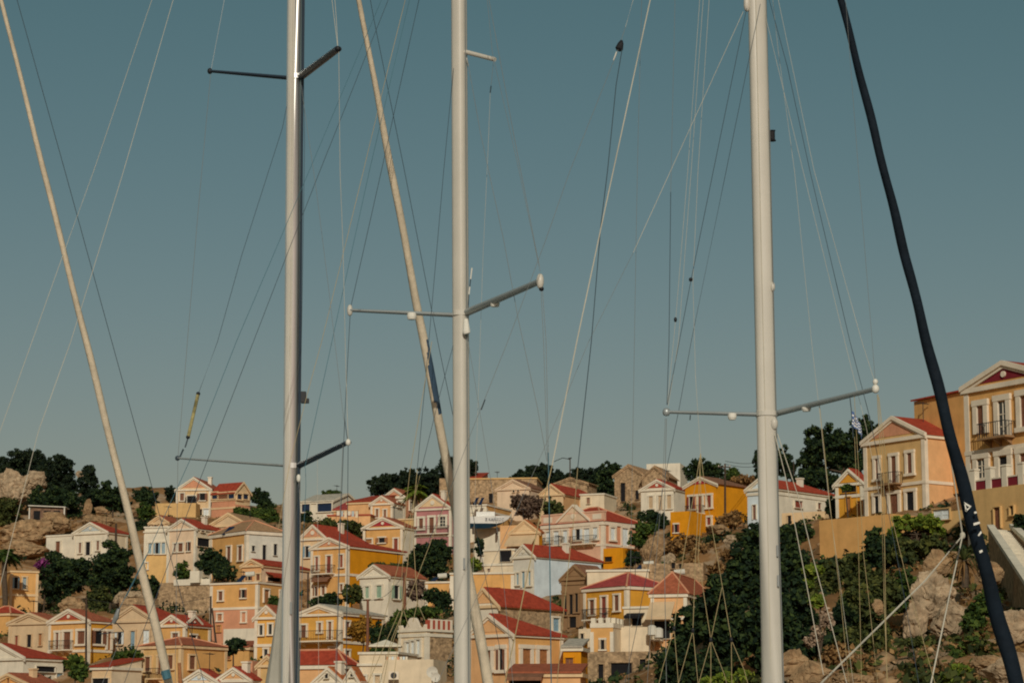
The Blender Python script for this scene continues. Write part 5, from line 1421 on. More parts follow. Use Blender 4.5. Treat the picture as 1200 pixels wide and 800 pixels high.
HULL = pmat('hull_white', (.75, .73, .68), rough=.3, var=.04)
PLAST = pmat('lamp_white', (.78, .74, .64), rough=.4, var=.05)
BLACK = pmat('black_plastic', (.015, .015, .017), rough=.5, var=.1)
GLOW = pmat('gel_yellow', (.36, .31, .13), rough=.5, var=.4, scale=12)

class Yacht:
    def __init__(s, label, umast, Y, u_bot, heading):
        s.Y = Y
        p = pt(u_bot, 1000, Y)
        s.root = thing('sailing_yacht', (p.x, Y, 0.0), label, 'yacht', None)
        s.o = Vector((p.x, Y, 0.0))
        hd = Vector(heading).normalized(); sd_ = Vector((hd.y, -hd.x, 0))
        k = MB(); sec = []
        for q in range(11):
            t = q / 10; l = -4.6 + 11.2 * t
            b = 1.75 * math.sin(math.pi * min(1, .32 + .68 * (1 - t) ** 1.0 if t > .4 else .5)) if t < 1 else .02
            b = 1.75 * (1 - max(0, (t - .45) / .55) ** 2.2) * (.85 + .15 * min(1, t / .3))
            sh = 1.15 + .35 * t
            sec.append([hd * l + sd_ * (b * a) + Vector((0, 0, z)) for a, z in ((-1, sh), (-.95, .5), (-.55, -.2), (0, -.45), (.55, -.2), (.95, .5), (1, sh))])
        for q in range(10):
            for j in range(6): k.face([sec[q][j], sec[q + 1][j], sec[q + 1][j + 1], sec[q][j + 1]])
            k.face([sec[q][0], sec[q + 1][0], sec[q + 1][6], sec[q][6]])
        k.face(sec[0]); k.face(sec[10])
        k.build('hull', HULL, s.root, smooth=False)
        k = MB()
        k.prism([hd * 2.6 + sd_ * .9 + Vector((0, 0, 1.25)), hd * 2.6 - sd_ * .9 + Vector((0, 0, 1.25)), hd * -2.2 - sd_ * 1.1 + Vector((0, 0, 1.25)), hd * -2.2 + sd_ * 1.1 + Vector((0, 0, 1.25))], (0, 0, .5))
        k.build('cabin', HULL, s.root)
        k = MB(); k.tube([hd * -.15 + Vector((0, 0, 2.3)), hd * -4.3 + Vector((0, 0, 2.35))], .11, 8); k.build('boom', MAST_WHITE, s.root)
        s.hd, s.sd = hd, sd_
    def l(s, u, v, Y): return pt(u, v, Y) - s.o
    def mast(s, pts, r, mat, n=24):
        k = MB()
        P_ = [s.l(u, v, s.Y) for u, v in pts]
        s.rm = sum(r[1:]) / len(r[1:])
        box_ = lambda rr: (lambda an: rr * (abs(math.cos(an)) ** 2.9 + abs(math.sin(an)) ** 2.9) ** (-1 / 2.9))
        k.tube(P_, [box_(q) for q in r], n); s.P = P_
        return k.build('mast', mat, s.root, smooth=True)
    def strip(s, pts, off, r, mat, name='track_sheen_strip'):
        k = MB(); k.tube([s.l(u + off, v, s.Y) - Vector((0, s.rm - .004, 0)) for u, v in pts], r, 6); return k.build(name, mat, s.root)
    def line(s, name, r, mat, pts, n=5):
        r *= .62 if (mat is WIRE_L and r < 6) else .72 if mat is WIRE_Y or mat is WIRE_L else .85
        k = MB(); k.tube([s.l(*p) for p in pts], r / 1000., n); return k.build(name, mat, s.root)
    def spar(s, name, a, b, r0, r1, mat, flat=.45):
        A, B = s.l(*a), s.l(*b)
        d = (B - A).normalized(); up = (Vector((0, 0, 1)) - d * d.z).normalized(); side = d.cross(up)
        k = MB(); n = 12
        for P0, rr in ((A, r0), (B, r1)):
            for j in range(n):
                an = 2 * math.pi * j / n
                k.v.append(tuple(P0 + up * (math.sin(an) * rr * flat) + side * (math.cos(an) * rr)))
        for j in range(n): k.f.append((j, (j + 1) % n, n + (j + 1) % n, n + j)); k.m.append(0)
        k.f.append(tuple(range(n - 1, -1, -1))); k.f.append(tuple(range(n, 2 * n))); k.m += [0, 0]
        o = k.build(name, mat, s.root, smooth=False)
        return o, A, B
    def ball(s, name, p, rx, rz, mat, parent=None, drop=0):
        c = s.l(*p) if not isinstance(p, Vector) else p
        k = MB(); k.tube([c + Vector((0, 0, z * rz)) for z in (-1, -.8, -.3, .3, .8, 1)], [rx * x for x in (.35, .75, 1, 1, .7, .3)], 10)
        return k.build(name, mat, parent or s.root, smooth=True)
    def furled(s, name, pts, mats, strip=None, seed=1, nseg=90):
        # pts: (u, v, Y, radius px)
        k = MB(); P_, Rr = [], []
        us = [p[1] for p in pts]
        cf = np.polyfit(np.array(us) / 500., [p[0] for p in pts], 3)
        for q in range(nseg):
            v = us[0] + (us[-1] - us[0]) * q / (nseg - 1)
            u = np.polyval(cf, v / 500.); Y = np.interp(v, us, [p[2] for p in pts]); rp = np.interp(v, us, [p[3] for p in pts])
            P_.append(s.l(float(u), v, float(Y)))
            base = rp * Y / FPX
            ph = q * .55
            Rr.append(lambda an, b=float(base), ph=ph: b * (1 + .10 * math.cos(an * 1 - ph) + .05 * math.sin(an * 2 + ph * .7) + .03 * math.sin(an * 5)))
        k.tube(P_, Rr, 14, mfun=strip)
        return k.build(name, mats, s.root, smooth=True)

# --- silver mast
A = Yacht('sailing yacht with the polished silver mast, dark spreaders and cream furled headsail', 347, 28, 338.5, (.38, .92, 0))
MA = [(349.5, -385), (347, 0), (344.5, 300), (341.5, 620), (340, 800), (338.5, 1010)]
A.mast(MA, [.085, .093, .096, .098, .1, .1], MAST_SILVER, 32)
A.strip(MA[1:], -5.2, .026, MAST_WHITE); A.strip(MA[1:], -1.6, .016, MAST_WHITE); A.strip(MA[1:], -8.3, .014, SPR_GREY); A.strip(MA[1:], 9.0, .016, SPR_DARK, 'conduit_shade_line')  # track strips colour in the alloy's bright reflection, dark line its shaded side
sp, a_, b_ = A.spar('spreader', (338, 91.5, 28), (246, 83.5, 27.9), .05, .035, SPR_DARK); A.ball('spreader_tip', b_, .03, .035, BLACK, sp)
sp, a_, b_ = A.spar('spreader', (352, 90.5, 28), (396, 57.5, 26.2), .055, .045, SPR_DARK, .75); A.ball('spreader_tip', b_, .035, .03, BLACK, sp)
sp, a_, b_ = A.spar('spreader', (335, 545.5, 28), (208, 536.5, 27.8), .05, .035, SPR_GREY, .3); A.ball('spreader_tip', b_, .028, .028, WIRE_D, sp)
sp, a_, b_ = A.spar('spreader', (349, 546, 28), (408, 518, 26.6), .055, .04, SPR_DARK, .55); A.ball('spreader_tip', b_, .03, .036, PLAST, sp)
k = MB(); c = A.l(356.5, 466, 27.95); k.box(c.x - .035, c.x + .02, c.y - .05, c.y + .05, c.z - .06, c.z + .07); k.box(c.x + .02, c.x + .055, c.y - .04, c.y + .04, c.z - .06, c.z - .01); k.build('deck_light', BLACK, A.root)
A.ball('steaming_light', (350, 560, 27.85), .025, .045, PLAST)
fs = A.furled('furled_headsail', [(347.5, -385, 28.1, 2.0), (420, 0, 29.7, 3.0), (437, 90, 30.1, 3.5), (470, 250, 30.8, 4.4), (503, 430, 31.6, 5.1), (530, 580, 32.3, 5.8), (570, 792, 33.2, 6.6), (592, 905, 33.6, 7)], [SAILC, SAILB], seed=2)
for f_ in fs.data.polygons:                               # the dark sun strip shows on one turn of the roll
    u_, v_ = uv(f_.center + A.o)
    if 395 < v_ < 488 and f_.normal.x > .55 - 1.1 * min(1, (v_ - 395) / 60) + max(0, (v_ - 440) / 48) * 1.2: f_.material_index = 1
# grey stacked sail at the foot of the mast
k = MB(); P_, Rr = [], []
for v_, uc, rp in ((690, 330, 1.2), (700, 329.3, 2.2), (730, 327.5, 5), (770, 325, 8.2), (800, 323, 11), (850, 320, 14.5), (905, 316, 18)):
    P_.append(A.l(uc, v_, 28.12)); Rr.append(lambda an, b=rp * 28.12 / FPX, q=v_: b * (1 + .07 * math.sin(an * 7 + q * .02) + .03 * math.sin(an * 13)))
k.tube(P_, Rr, 40); k.build('sail_cover', SAILG, A.root, smooth=True)
for pts in ([(247, 84, 27.9), (263, 0, 27.95), (330, -385, 28)], [(247, 86, 27.9), (232, 250, 27.85), (208.5, 536, 27.8), (206.5, 700, 27.8), (203, 1000, 27.8)]):
    A.line('shroud', 3.2, WIRE_G, pts)
for pts in ([(396, 57, 26.2), (389, 0, 26.5), (354, -385, 28)], [(396, 57, 26.2), (394, 20, 26.4), (362, -385, 28)], [(397, 58, 26.2), (398.5, 200, 26.3), (402, 290, 26.4), (405, 420, 26.5), (408, 517, 26.6)], [(408, 519, 26.6), (407, 640, 26.6), (404, 1000, 26.6)]):
    A.line('shroud', 4.2, WIRE_L if pts[0][1] < 500 else WIRE_D, pts)
A.line('shroud', 3, WIRE_G, [(352, 95, 27.9), (371, 225, 27.5), (386, 345, 27.1), (403, 492, 26.7)])
A.line('shroud', 5, WIRE_D, [(404, 490, 26.6), (405, 500, 26.6), (407.5, 516, 26.6)]); A.line('shroud', 3.5, WIRE_G, [(402, 520, 26.65), (399, 585, 26.7), (393, 800, 26.8), (388, 1000, 26.9)])
A.line('shroud', 3.6, WIRE_D, [(341, 100, 27.9), (331, 150, 27.9), (283, 300, 27.85), (255, 400, 27.82), (232.5, 461, 27.8)])
k = MB(); k.tube([A.l(232, 462, 27.8), A.l(220.5, 512, 27.8)], .02, 8); k.build('insulator', GLOW, A.root)
A.ball('insulator_cap', (232.3, 461, 27.8), .024, .02, BLACK); A.ball('insulator_cap', (220.3, 512, 27.8), .024, .02, BLACK)
A.line('turnbuckle', 10, WIRE_D, [(220, 514, 27.8), (217, 524, 27.8)]); A.line('turnbuckle', 13, WIRE_D, [(215, 526, 27.8), (211, 535, 27.8)])
A.line('backstay', 4.2, WIRE_L, [(320, -385, 28), (178, 0, 25.5), (110, 200, 24.4), (77, 290, 24), (0, 505, 23), (-130, 900, 22)])
A.line('backstay', 4.6, WIRE_L, [(318, -385, 28), (203, 0, 25.7), (145, 200, 24.7), (83, 400, 23.8), (45, 505, 23.3), (20, 605, 23), (-60, 930, 22)])
A.line('halyard', 4.6, WIRE_D, [(352, -385, 28.1), (434, 0, 29.4), (438, 22, 29.5), (474, 200, 30.2), (513, 400, 31), (532, 492, 31.4), (600, 830, 33)])
A.line('halyard', 3.5, WIRE_D, [(357, 0, 27.9), (356, 100, 27.9), (357, 170, 27.9), (355, 300, 27.92), (352, 480, 27.94)])
A.line('halyard', 5, WIRE_G, [(350, 560, 27.85), (352, 600, 27.85), (349, 800, 27.86), (348, 1000, 27.9)])
A.line('flag_halyard', 3, WIRE_L, [(372, 536, 27.4), (372, 575, 27.4), (373, 700, 27.4), (374, 900, 27.4)])
A.line('flag_halyard', 3.4, WIRE_B, [(358, 548, 27.7), (358.5, 570, 27.7), (355, 640, 27.7), (348, 900, 27.8)])
# --- middle mast
B = Yacht('sailing yacht with slim white middle mast and stub arm near the top', 540, 30, 543, (.42, .9, 0))
MBP = [(535.5, -385), (538, 0), (539.5, 300), (541, 600), (542, 800), (543, 1010)]
B.mast(MBP, [.085, .092, .094, .094, .094, .094], MAST_WHITE, 28)
B.strip(MBP[1:], .8, .007, SPR_GREY); B.strip(MBP[1:], 7.4, .008, WIRE_G, 'conduit_shade_line')
sp, a_, b_ = B.spar('stub_arm', (545, 61, 29.95), (580, 70, 29.6), .03, .028, MAST_WHITE, 1); 
sp, a_, b_ = B.spar('spreader', (531, 369, 30), (410, 363.5, 29.9), .055, .04, SPR_GREY, .5); B.ball('spreader_tip', b_, .035, .07, MAST_WHITE, sp)
k = MB(); c = B.l(482.5, 371.5, 29.95); k.tube([c + Vector((0, 0, -.03)), c + Vector((0, 0, .0)), c + Vector((0, 0, .05))], [.05, .06, .06], 14); k.build('deck_light', PLAST, sp)
sp, a_, b_ = B.spar('spreader', (545, 367, 30), (633, 329.5, 28.2), .06, .045, SPR_GREY, .75); B.ball('spreader_tip', b_, .045, .09, MAST_WHITE, sp)
k = MB(); c = B.l(580, 355.5, 29.3); k.tube([c + Vector((0, 0, -.04)), c + Vector((0, 0, .0)), c + Vector((0, 0, .05))], [.05, .06, .055], 14); k.build('deck_light', PLAST, sp)
B.ball('wind_sensor', (634.5, 338.5, 28.2), .03, .025, BLACK)
k = MB(); k.tube([B.l(546, 374, 29.88), B.l(546.5, 389, 29.85), B.l(547, 391, 29.85)], [.03, .05, .045], 10); k.build('steaming_light', PLAST, B.root)
B.line('aerial', 10, PLAST, [(553, 314, 29.8), (551.5, 327, 29.8)]); B.line('aerial', 8, WIRE_D, [(551.5, 327, 29.8), (550.5, 336, 29.8)]); B.line('aerial', 10, PLAST, [(550.5, 336, 29.8), (549.5, 345, 29.8)]); B.line('aerial', 7, WIRE_D, [(549.5, 345, 29.8), (549, 358, 29.8)])
B.line('shroud', 4.4, WIRE_D, [(534, -300, 30), (491, 0, 29.9), (447, 200, 29.9), (411, 360, 29.9)])
B.line('shroud', 4.4, WIRE_D, [(410.5, 366, 29.9), (407, 430, 29.9), (404, 490, 29.9), (398, 640, 29.9), (390, 1000, 29.9)])
B.line('shroud', 4, WIRE_G, [(546, -300, 30), (573, 0, 29.2), (602, 158, 28.7), (632, 312, 28.25)]); B.line('shroud', 3, WIRE_G, [(545, -300, 30), (571, 0, 29.2), (577, 62, 29.1), (606, 190, 28.6), (633, 318, 28.2)])
for dx in (0, 5): B.line('shroud', 3.6, WIRE_G, [(634 + dx * .3, 336, 28.2), (637 + dx * .6, 400, 28.2), (641 + dx * .3, 525, 28.2), (643, 560, 28.2), (648, 1000, 28.2)])
B.line('stay_sleeve', 8, WIRE_B, [(642.5, 530, 28.2), (644, 620, 28.2), (646, 800, 28.2), (648, 1000, 28.2)])
B.line('shroud', 4, WIRE_G, [(547, 66, 29.9), (563, 156, 29.6), (590, 280, 29.1), (607, 372, 28.8), (630, 478, 28.4), (641, 540, 28.2)]); B.line('shroud', 9, PLAST, [(547, 68, 29.9), (549, 78, 29.9)])
B.line('halyard', 3, WIRE_G, [(578.5, 71, 29.6), (575.5, 100, 29.6)]); B.line('halyard', 9, WIRE_D, [(575.5, 101, 29.6), (574.5, 109, 29.6)]); B.line('halyard', 3, WIRE_L, [(574.5, 109, 29.6), (572, 175, 29.6), (566, 300, 29.7), (556, 600, 29.8), (549, 900, 29.8)])
B.line('backstay', 3.6, WIRE_B, [(535, -215, 30), (447, 0, 27.5), (375, 170, 26), (356, 215, 25.7), (277, 400, 24.4), (222, 540, 23.6), (172, 650, 23), (138, 716, 22.7)])
B.line('backstay', 7, WIRE_B, [(172, 650, 23), (148, 698, 22.8)])
B.line('backstay', 3.8, WIRE_D, [(536, -200, 30), (455, 0, 27.8), (375, 200, 26.2), (338, 294, 25.6), (297, 400, 25), (235, 560, 24), (160, 760, 23), (110, 900, 22.5)])
k = MB(); k.tube([B.l(139, 713, 22.7), B.l(136, 723, 22.7), B.l(132.5, 730, 22.7)], [.016, .026, .016], 8); k.build('block', WIRE_G, B.root)
B.line('backstay_bridle', 5, WIRE_D, [(132, 729, 22.7), (116, 739, 22.6)]); B.line('backstay_bridle', 5, WIRE_D, [(136, 729, 22.7), (145, 739, 22.8)]); B.line('backstay_bridle', 5, WIRE_D, [(116, 742, 22.6), (145, 740, 22.8)])
B.line('backstay_bridle', 3, WIRE_G, [(145, 739, 22.8), (120, 800, 22.6), (90, 900, 22.4)])
B.line('topping_lift', 4, WIRE_Y, [(536, -250, 30), (475, 0, 28.8), (450, 100, 28.4), (426, 200, 28), (377, 400, 27.2), (360, 462, 27), (340, 540, 26.8), (326, 620, 26.6)])
B.line('halyard', 4, WIRE_B, [(535, -230, 30), (480, 0, 29), (433, 200, 28.4), (389, 400, 27.8), (357, 548, 27.5)])
B.line('halyard', 4, WIRE_D, [(531.5, 80, 29.9), (520, 200, 29.5), (506, 360, 29), (499, 440, 28.6), (489, 550, 28.2)])
B.line('halyard', 4.6, WIRE_Y, [(489, 550, 28.2), (480, 640, 27.9), (462, 790, 27.4), (452, 900, 27)])
B.line('halyard', 4, WIRE_D, [(531, 405, 29.9), (516, 460, 29.6), (492, 557, 29)]); B.line('halyard', 4.4, WIRE_Y, [(492, 557, 29), (470, 650, 28.4), (438, 770, 27.6), (420, 860, 27.2)])
B.line('lazy_jack', 4.4, WIRE_Y, [(506, 400, 28.8), (480.5, 551, 28), (476, 590, 28), (470, 690, 28), (473, 714, 28)])
B.line('lazy_jack', 4.6, WIRE_Y, [(533, 560, 29.3), (508, 626, 28.6), (492, 668, 28.3)] + [(474, 714, 28)])
B.line('lazy_jack', 5, WIRE_Y, [(489, 550, 28.2), (484, 620, 28.4), (485, 640, 28.4), (489, 706, 28.2)])
for q in ([(489, 706), (484, 728)], [(489, 706), (498, 726)], [(473, 714), (479, 734)], [(473, 714), (459, 748), (446, 797), (430, 860)], [(468, 716), (432, 798), (410, 850)], [(473, 714), (456, 765), (440, 850)]):
    B.line('lazy_jack', 5.2, WIRE_Y, [(a, b, 28.1 - .01 * (b - 706)) for a, b in q])
B.line('shroud', 3.2, WIRE_G, [(547, 390, 29.9), (562, 480, 29.6), (577, 575, 29.3), (590, 680, 29), (604, 830, 28.6)])
# --- thick mast on the right
C_ = Yacht('sailing yacht with the thick cream white mast, navy furled headsail and long silver spreaders', 897, 30, 911, (.45, .9, 0))
MC = [(878, -385), (887.5, 0), (894, 300), (901, 600), (905.5, 800), (911, 1010)]
C_.mast(MC, [.1, .118, .122, .126, .128, .13], MAST_WHITE, 32)
C_.strip(MC[1:], -3.0, .007, WIRE_L)
C_.strip([(897, 130), (900, 260), (909, 640), (914, 800)], 3.2, .006, WIRE_G, 'conduit_shade_line')
sp, a_, b_ = C_.spar('spreader', (889, 485.5, 30), (781, 482.5, 29.9), .055, .04, SPR_GREY, .5); C_.ball('spreader_tip', b_, .05, .05, SPR_GREY, sp)
k = MB(); c = C_.l(858, 489, 29.95); k.tube([c + Vector((0, 0, -.03)), c + Vector((0, 0, .0)), c + Vector((0, 0, .05))], [.04, .055, .055], 14); k.build('deck_light', PLAST, sp)
sp, a_, b_ = C_.spar('spreader', (909, 484.5, 30), (1026, 455.5, 28.4), .06, .045, SPR_GREY, .6); C_.ball('spreader_tip', b_, .045, .05, PLAST, sp); C_.ball('spreader_cap', b_ + Vector((0, 0, .085)), .032, .035, PLAST, sp)
k = MB(); c = C_.l(945, 479, 29.5); k.tube([c + Vector((0, 0, -.03)), c + Vector((0, 0, .0)), c + Vector((0, 0, .05))], [.045, .06, .055], 14); k.build('deck_light', PLAST, sp)
k = MB(); c = C_.l(905, 159, 29.95); k.tube([c + Vector((0, 0, -.07)), c + Vector((0, 0, -.05)), c + Vector((0, 0, .05)), c + Vector((0, 0, .065))], [.05, .035, .035, .045], 10); k.build('steaming_light', BLACK, C_.root)
C_.ball('block', (905.5, 336, 29.9), .03, .06, MAST_WHITE); C_.ball('block', (875, 5, 29.95), .04, .1, MAST_WHITE)
C_.ball('mast_collar', (907, 496, 29.9), .05, .08, MAST_WHITE)
C_.ball('block', (809.5, 327.5, 29.9), .025, .025, BLACK); C_.ball('block', (791.5, 374.5, 29.9), .02, .03, BLACK); C_.line('block', 7, BLACK, [(809, 486, 29.9), (808.5, 492, 29.9)])
C_.furled('furled_headsail', [(880, -385, 30.1, 2.6), (987, 0, 31.5, 4.2), (1008, 100, 31.9, 4.8), (1037, 200, 32.2, 5.2), (1062, 300, 32.6, 5.6), (1086, 400, 33, 6.2), (1093, 430, 33.1, 6.6), (1117, 520, 33.4, 7.3), (1141, 620, 33.9, 8.0), (1165, 705, 34.3, 8.6), (1192, 800, 34.6, 9.2), (1221, 905, 35, 9.6)], [SAILN], seed=4, nseg=140)
def decal(name, quads):
    k = MB()
    for q in quads:
        k.prism([C_.l(u, v, Y) for u, v, Y in q], (0, .02, 0))
    return k.build(name, PLAST, C_.root)
Yd = 33.62
decal('sail_emblem', [[(1129.5, 587.5, Yd), (1138.5, 593, Yd), (1136.5, 594, Yd), (1130, 590, Yd)], [(1138.5, 593, Yd), (1132, 599.5, Yd), (1131, 597.5, Yd), (1136.5, 593.6, Yd)], [(1129.5, 587.5, Yd), (1132, 599.5, Yd), (1133.2, 597.4, Yd), (1131.4, 590.4, Yd)]])
decal('sail_letter', [[(1141.5, 599.3, Yd), (1144, 598.6, Yd), (1145, 600.8, Yd), (1142, 601.5, Yd)], [(1140.8, 612.6, Yd), (1148, 610.6, Yd), (1148.6, 613, Yd), (1141.2, 615.4, Yd)], [(1146, 626.6, Yd), (1149.6, 621.5, Yd), (1150.6, 624, Yd), (1147, 628, Yd)], [(1147.5, 645, Yd), (1151, 643.6, Yd), (1151.8, 646, Yd), (1148.4, 647.8, Yd)], [(1124.5, 540.4, Yd), (1126, 540, Yd), (1126.2, 541, Yd), (1124.7, 541.2, Yd)]])
for r_, m_, pts in [
 (9, WIRE_L, [(838, -385, 30), (762, 0, 28.5), (709, 245, 27.5), (676, 400, 26.9), (647, 545, 26.4)]), (8, WIRE_Y, [(647, 545, 26.4), (633, 604, 26.2), (615, 688, 25.9), (605, 738, 25.7), (585, 830, 25.4)]),
 (4, WIRE_L, [(880, -300, 30), (742, 0, 28.6), (733, 32, 28.5)]), (3.4, WIRE_G, [(733, 32, 28.5), (722, 65, 28.4), (668, 200, 28), (640, 280, 27.8), (595, 400, 27.4), (567, 470, 27.2), (552, 507, 27.1), (525, 580, 26.9)]), (8, WIRE_D, [(568.5, 468, 27.2), (564, 480, 27.18)]), (4, WIRE_D, [(532, 562, 26.95), (525, 580, 26.9), (500, 640, 26.7)]),
 (9, PLAST, [(722.5, 61, 28.4), (719, 71, 28.4)]),
 (6, WIRE_D, [(729, 58, 28.4), (722, 100, 28.3), (712, 200, 28), (704, 265, 27.8), (693, 400, 27.4), (677, 548, 27)]), (5, WIRE_Y, [(677, 548, 27), (672, 610, 26.8), (662, 700, 26.5), (650, 830, 26)]),
 (3, WIRE_G, [(762, -385, 29), (752, 0, 29), (748, 150, 29), (746, 250, 29), (735, 900, 29)]),
 (3.6, WIRE_L, [(850, -300, 30), (820, 0, 29.95), (806, 200, 29.9), (792, 372, 29.9), (782, 474, 29.9)]), (3.6, WIRE_L, [(852, -300, 30), (824, 0, 29.95), (810, 200, 29.9), (795, 400, 29.9), (783, 476, 29.9)]), (3.6, WIRE_L, [(860, -300, 30), (831, 0, 29.95), (818, 200, 29.9), (812, 330, 29.9), (815, 440, 29.9), (821, 531, 29.8)]),
 (4.6, WIRE_D, [(875, 10, 29.9), (836, 200, 29.9), (810, 327, 29.9), (796, 400, 29.9), (782, 474, 29.9)]), (4.2, WIRE_D, [(891, 5, 29.85), (851, 200, 29.87), (810, 400, 29.95), (796, 478, 29.98), (783, 540, 30), (770, 610, 30), (745, 740, 30), (720, 860, 30)]),
 (5, WIRE_L, [(871, 14, 29.9), (850, 60, 29.7), (786, 200, 29.2), (742, 296, 28.8)]), (3, WIRE_G, [(742, 296, 28.8), (690, 400, 28.4), (640, 520, 28), (600, 610, 27.6), (480, 870, 26.4)]),
 (3, WIRE_G, [(800, -385, 30), (791, 0, 29.9), (786, 225, 29.9)]), (5, WIRE_D, [(786, 225, 29.9), (784, 400, 29.9), (781.5, 474, 29.9)]), (5, WIRE_G, [(781, 490, 29.9), (778, 620, 29.9), (781, 800, 29.9), (782, 1000, 29.9)]), (3.4, WIRE_G, [(779.5, 490, 29.9), (777, 560, 29.9), (765, 700, 29.9), (752, 900, 29.9)]),
 (4.6, WIRE_D, [(896, -20, 29.9), (923, 80, 29.6), (949, 200, 29.3), (996, 400, 28.9), (1020, 492, 28.7), (1038, 583, 28.5), (1060, 700, 28.3), (1085, 850, 28)]), (3.6, WIRE_L, [(896, 15, 29.9), (941, 200, 29.4), (990, 400, 28.9), (1015, 500, 28.7), (1034, 600, 28.5)]),
 (3.6, WIRE_L, [(890, -200, 30), (912, 0, 29.6), (954, 200, 29), (1010, 400, 28.5), (1026, 450, 28.4)]), (3, WIRE_G, [(930, -385, 30), (991, 0, 29), (1006, 200, 28.7), (1022, 400, 28.45), (1026, 450, 28.4)]), (3.4, WIRE_L, [(884, -200, 30), (912, 60, 29.9), (931, 200, 29.7), (951, 400, 29.4), (959, 470, 29.3), (972, 590, 29.1), (1000, 800, 28.8), (1015, 900, 28.6)]),
 (6, WIRE_Y, [(1028, 462, 28.4), (1032, 540, 28.4), (1036, 700, 28.4), (1042, 850, 28.4)]), (5, WIRE_Y, [(1029, 462, 28.4), (1035, 540, 28.3), (1037, 660, 28.3), (1040, 850, 28.2)]), (5, WIRE_Y, [(1030, 465, 28.4), (1046, 610, 28.2), (1066, 692, 28.1), (1097, 805, 28), (1120, 880, 27.9)]),
 (7, WIRE_L, [(908, 508, 29.85), (920, 556, 29.75), (944, 678, 29.4), (965, 790, 29.1)]), (7, WIRE_L, [(911, 508, 29.85), (935, 580, 29.6), (952, 650, 29.4), (975, 735, 29.2), (995, 810, 29)]),
 (4, WIRE_Y, [(1001.5, 512, 28.7), (1003, 550, 28.7), (1006, 640, 28.7), (1012, 900, 28.7)]), (4.6, WIRE_Y, [(960, 471, 29.3), (979, 650, 29), (985, 700, 29), (995, 800, 29)]), (4.6, WIRE_Y, [(1001, 462, 28.7), (1012, 650, 29), (1018, 700, 29), (1029, 805, 29)]), 
 ]:
    C_.line('rigging_line', r_, m_, pts)
for pts in ([(1069, 330, 33.6), (1105, 478, 34.4), (1128, 627, 35), (1084, 680, 34), (962, 800, 32), (880, 880, 30.8)], [(1128, 627, 35), (1112, 700, 34), (1091, 800, 33), (1075, 880, 32)]):
    C_.line('mooring_rope', 17, WIRE_L, pts)
C_.ball('rope_knot', (1128, 627, 35), .04, .05, WIRE_L)
k = MB(); k.tube([C_.l(728.5, 47.5, 28.45), C_.l(727.5, 51, 28.45), C_.l(725.5, 57.5, 28.45), C_.l(724.5, 59.5, 28.45)], [.015, .035, .05, .03], 8); k.build('block', BLACK, C_.root)
for q in ([(821, 531), (817, 620), (815, 652), (812, 738)], [(821, 531), (826, 570), (844, 672), (857, 749)], [(820, 540), (822, 600), (818, 652), (833, 749)], [(846, 688), (833, 749)], [(821, 531), (796, 680), (790, 736)]):
    C_.line('lazy_jack', 5.2, WIRE_Y, [(a, b, 29.4 - .003 * (b - 530)) for a, b in q])
for q in ([(812, 738), (795, 800), (780, 860)], [(812, 738), (818, 800), (822, 860)], [(833, 749), (833, 850)], [(833, 749), (821, 792), (805, 850)], [(833, 749), (849, 790), (865, 850)], [(857, 749), (858, 850)], [(857, 749), (872, 784), (890, 850)], [(790, 736), (777, 780), (760, 850)], [(790, 736), (795, 800), (797, 850)]):
    C_.line('lazy_jack', 5.6, WIRE_Y, [(a, b, 28.7) for a, b in q])
for u, v in ((812, 738), (833, 749), (857, 749), (790, 736)): C_.ball('lazy_jack_block', (u, v, 28.7), .022, .03, BLACK)
# --- yacht beyond the left edge: only its headsail and stay reach into the photograph
D_ = Yacht('sailing yacht beyond the left edge whose cream furled headsail leans across the town', -90, 28, -95, (.5, .86, 0))
MD = [(-92, -385), (-95, 1010)]
D_.mast(MD, [.09, .1], MAST_WHITE, 16)
D_.furled('furled_headsail', [(-92, -385, 28.1, 1.8), (1.5, 0, 29.6, 2.5), (51, 200, 30.3, 3.2), (101, 400, 31, 3.8), (150, 600, 31.8, 4.6), (193, 780, 32.5, 5.4), (222, 905, 33, 5.6)], [SAILC], seed=6)
k = MB(); a, b = D_.l(193.5, 785, 32.4), D_.l(196, 795, 32.4); k.tube([a, b], .062, 8); k.build('sail_clew_patch', WIRE_B, D_.root)
D_.line('inner_stay', 5, WIRE_D, [(-85, -385, 28.05), (20, 0, 29.4), (76, 200, 30), (131, 400, 30.6), (178, 570, 31.1), (234, 780, 31.8), (262, 890, 32.1)])
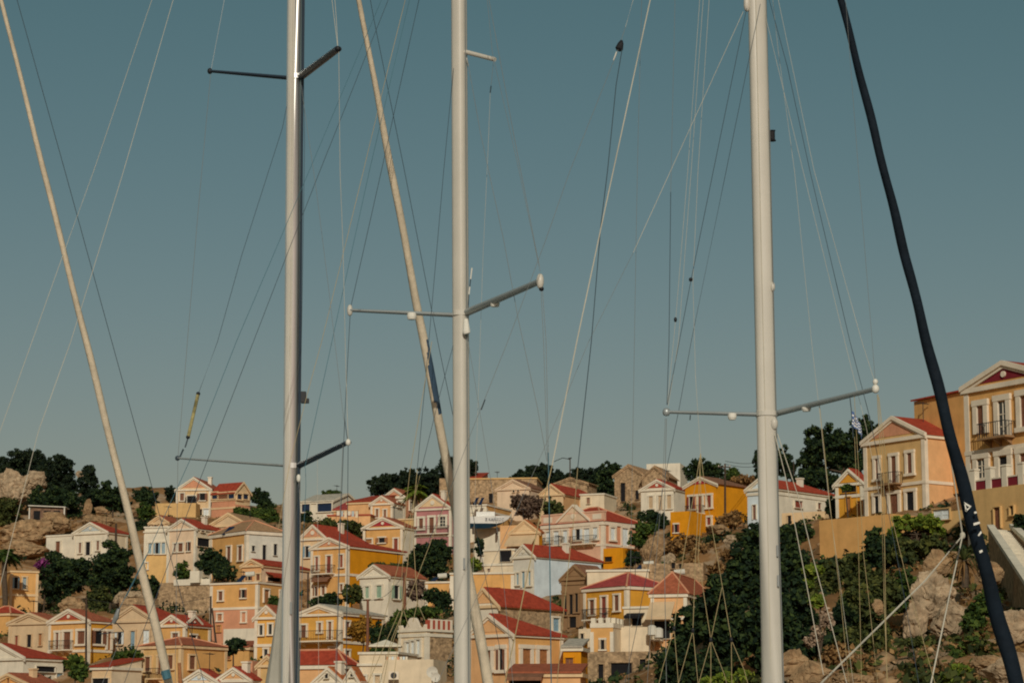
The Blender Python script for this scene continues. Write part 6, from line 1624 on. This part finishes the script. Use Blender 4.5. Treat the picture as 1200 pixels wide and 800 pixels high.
# exit plates, collars and tape on the masts
for Y_, rows in ((A, [(341, 712)]), (B, [(544, 660)]), (C_, [(911, 645), (912, 680), (908, 785)])):
    for u_, v_ in rows:
        k = MB(); c = Y_.l(u_, v_, Y_.Y - .115); k.box(c.x - .012, c.x + .012, c.y - .01, c.y + .02, c.z - .07, c.z + .07); k.build('exit_plate', WIRE_G, Y_.root)
for Y_, u_, v_, r_, m_ in ((A, 345.6, 91, .1, MAST_SILVER), (A, 342.2, 546, .104, MAST_SILVER), (B, 540, 367.5, .105, MAST_WHITE), (C_, 898.5, 485, .137, MAST_WHITE)):
    k = MB(); c = Y_.l(u_, v_, Y_.Y)
    bx = lambda an, r_=r_: r_ * (abs(math.cos(an)) ** 2.9 + abs(math.sin(an)) ** 2.9) ** (-1 / 2.9)
    k.tube([c - Vector((0, 0, .03)), c + Vector((0, 0, .03))], [bx, bx], 24); k.build('spreader_collar', m_, Y_.root)
# flag below the right spreader of the thick mast
fp = pt(1001, 478, 28.75)
fl = thing('flag', tuple(fp), 'small blue and white striped flag hanging below the right spreader of the thick mast', 'flag')
WH = pmat('flag_white', (.80, .79, .76), rough=.9, var=.05); BL = pmat('flag_blue', (.10, .17, .36), rough=.9, var=.08)
k = MB(); nx, nz = 14, 9
for i in range(nx):
    for j in range(nz):
        def fpnt(a, b):
            f_ = a / nx
            x = -.04 + .135 * f_ ** .6 * (.75 + .25 * b / nz) ; z = -.03 - .020 * b - .16 * f_
            return (x + .012 * math.sin(a * 1.1 + b * .3), .015 * math.sin(a * 1.2 + b * .5), z)
        canton = i < 5 and j < 5
        blue = (j % 2 == 0) if not canton else not (i == 2 or j == 2)
        k.face([fpnt(i, j), fpnt(i + 1, j), fpnt(i + 1, j + 1), fpnt(i, j + 1)], 1 if blue else 0)
k.build('cloth', [WH, BL], fl)
k = MB(); k.tube([Vector((-.05, 0, .16)), Vector((-.035, 0, -.02)), Vector((-.02, 0, -.36))], .006, 5); k.build('cord', WIRE_D, fl)
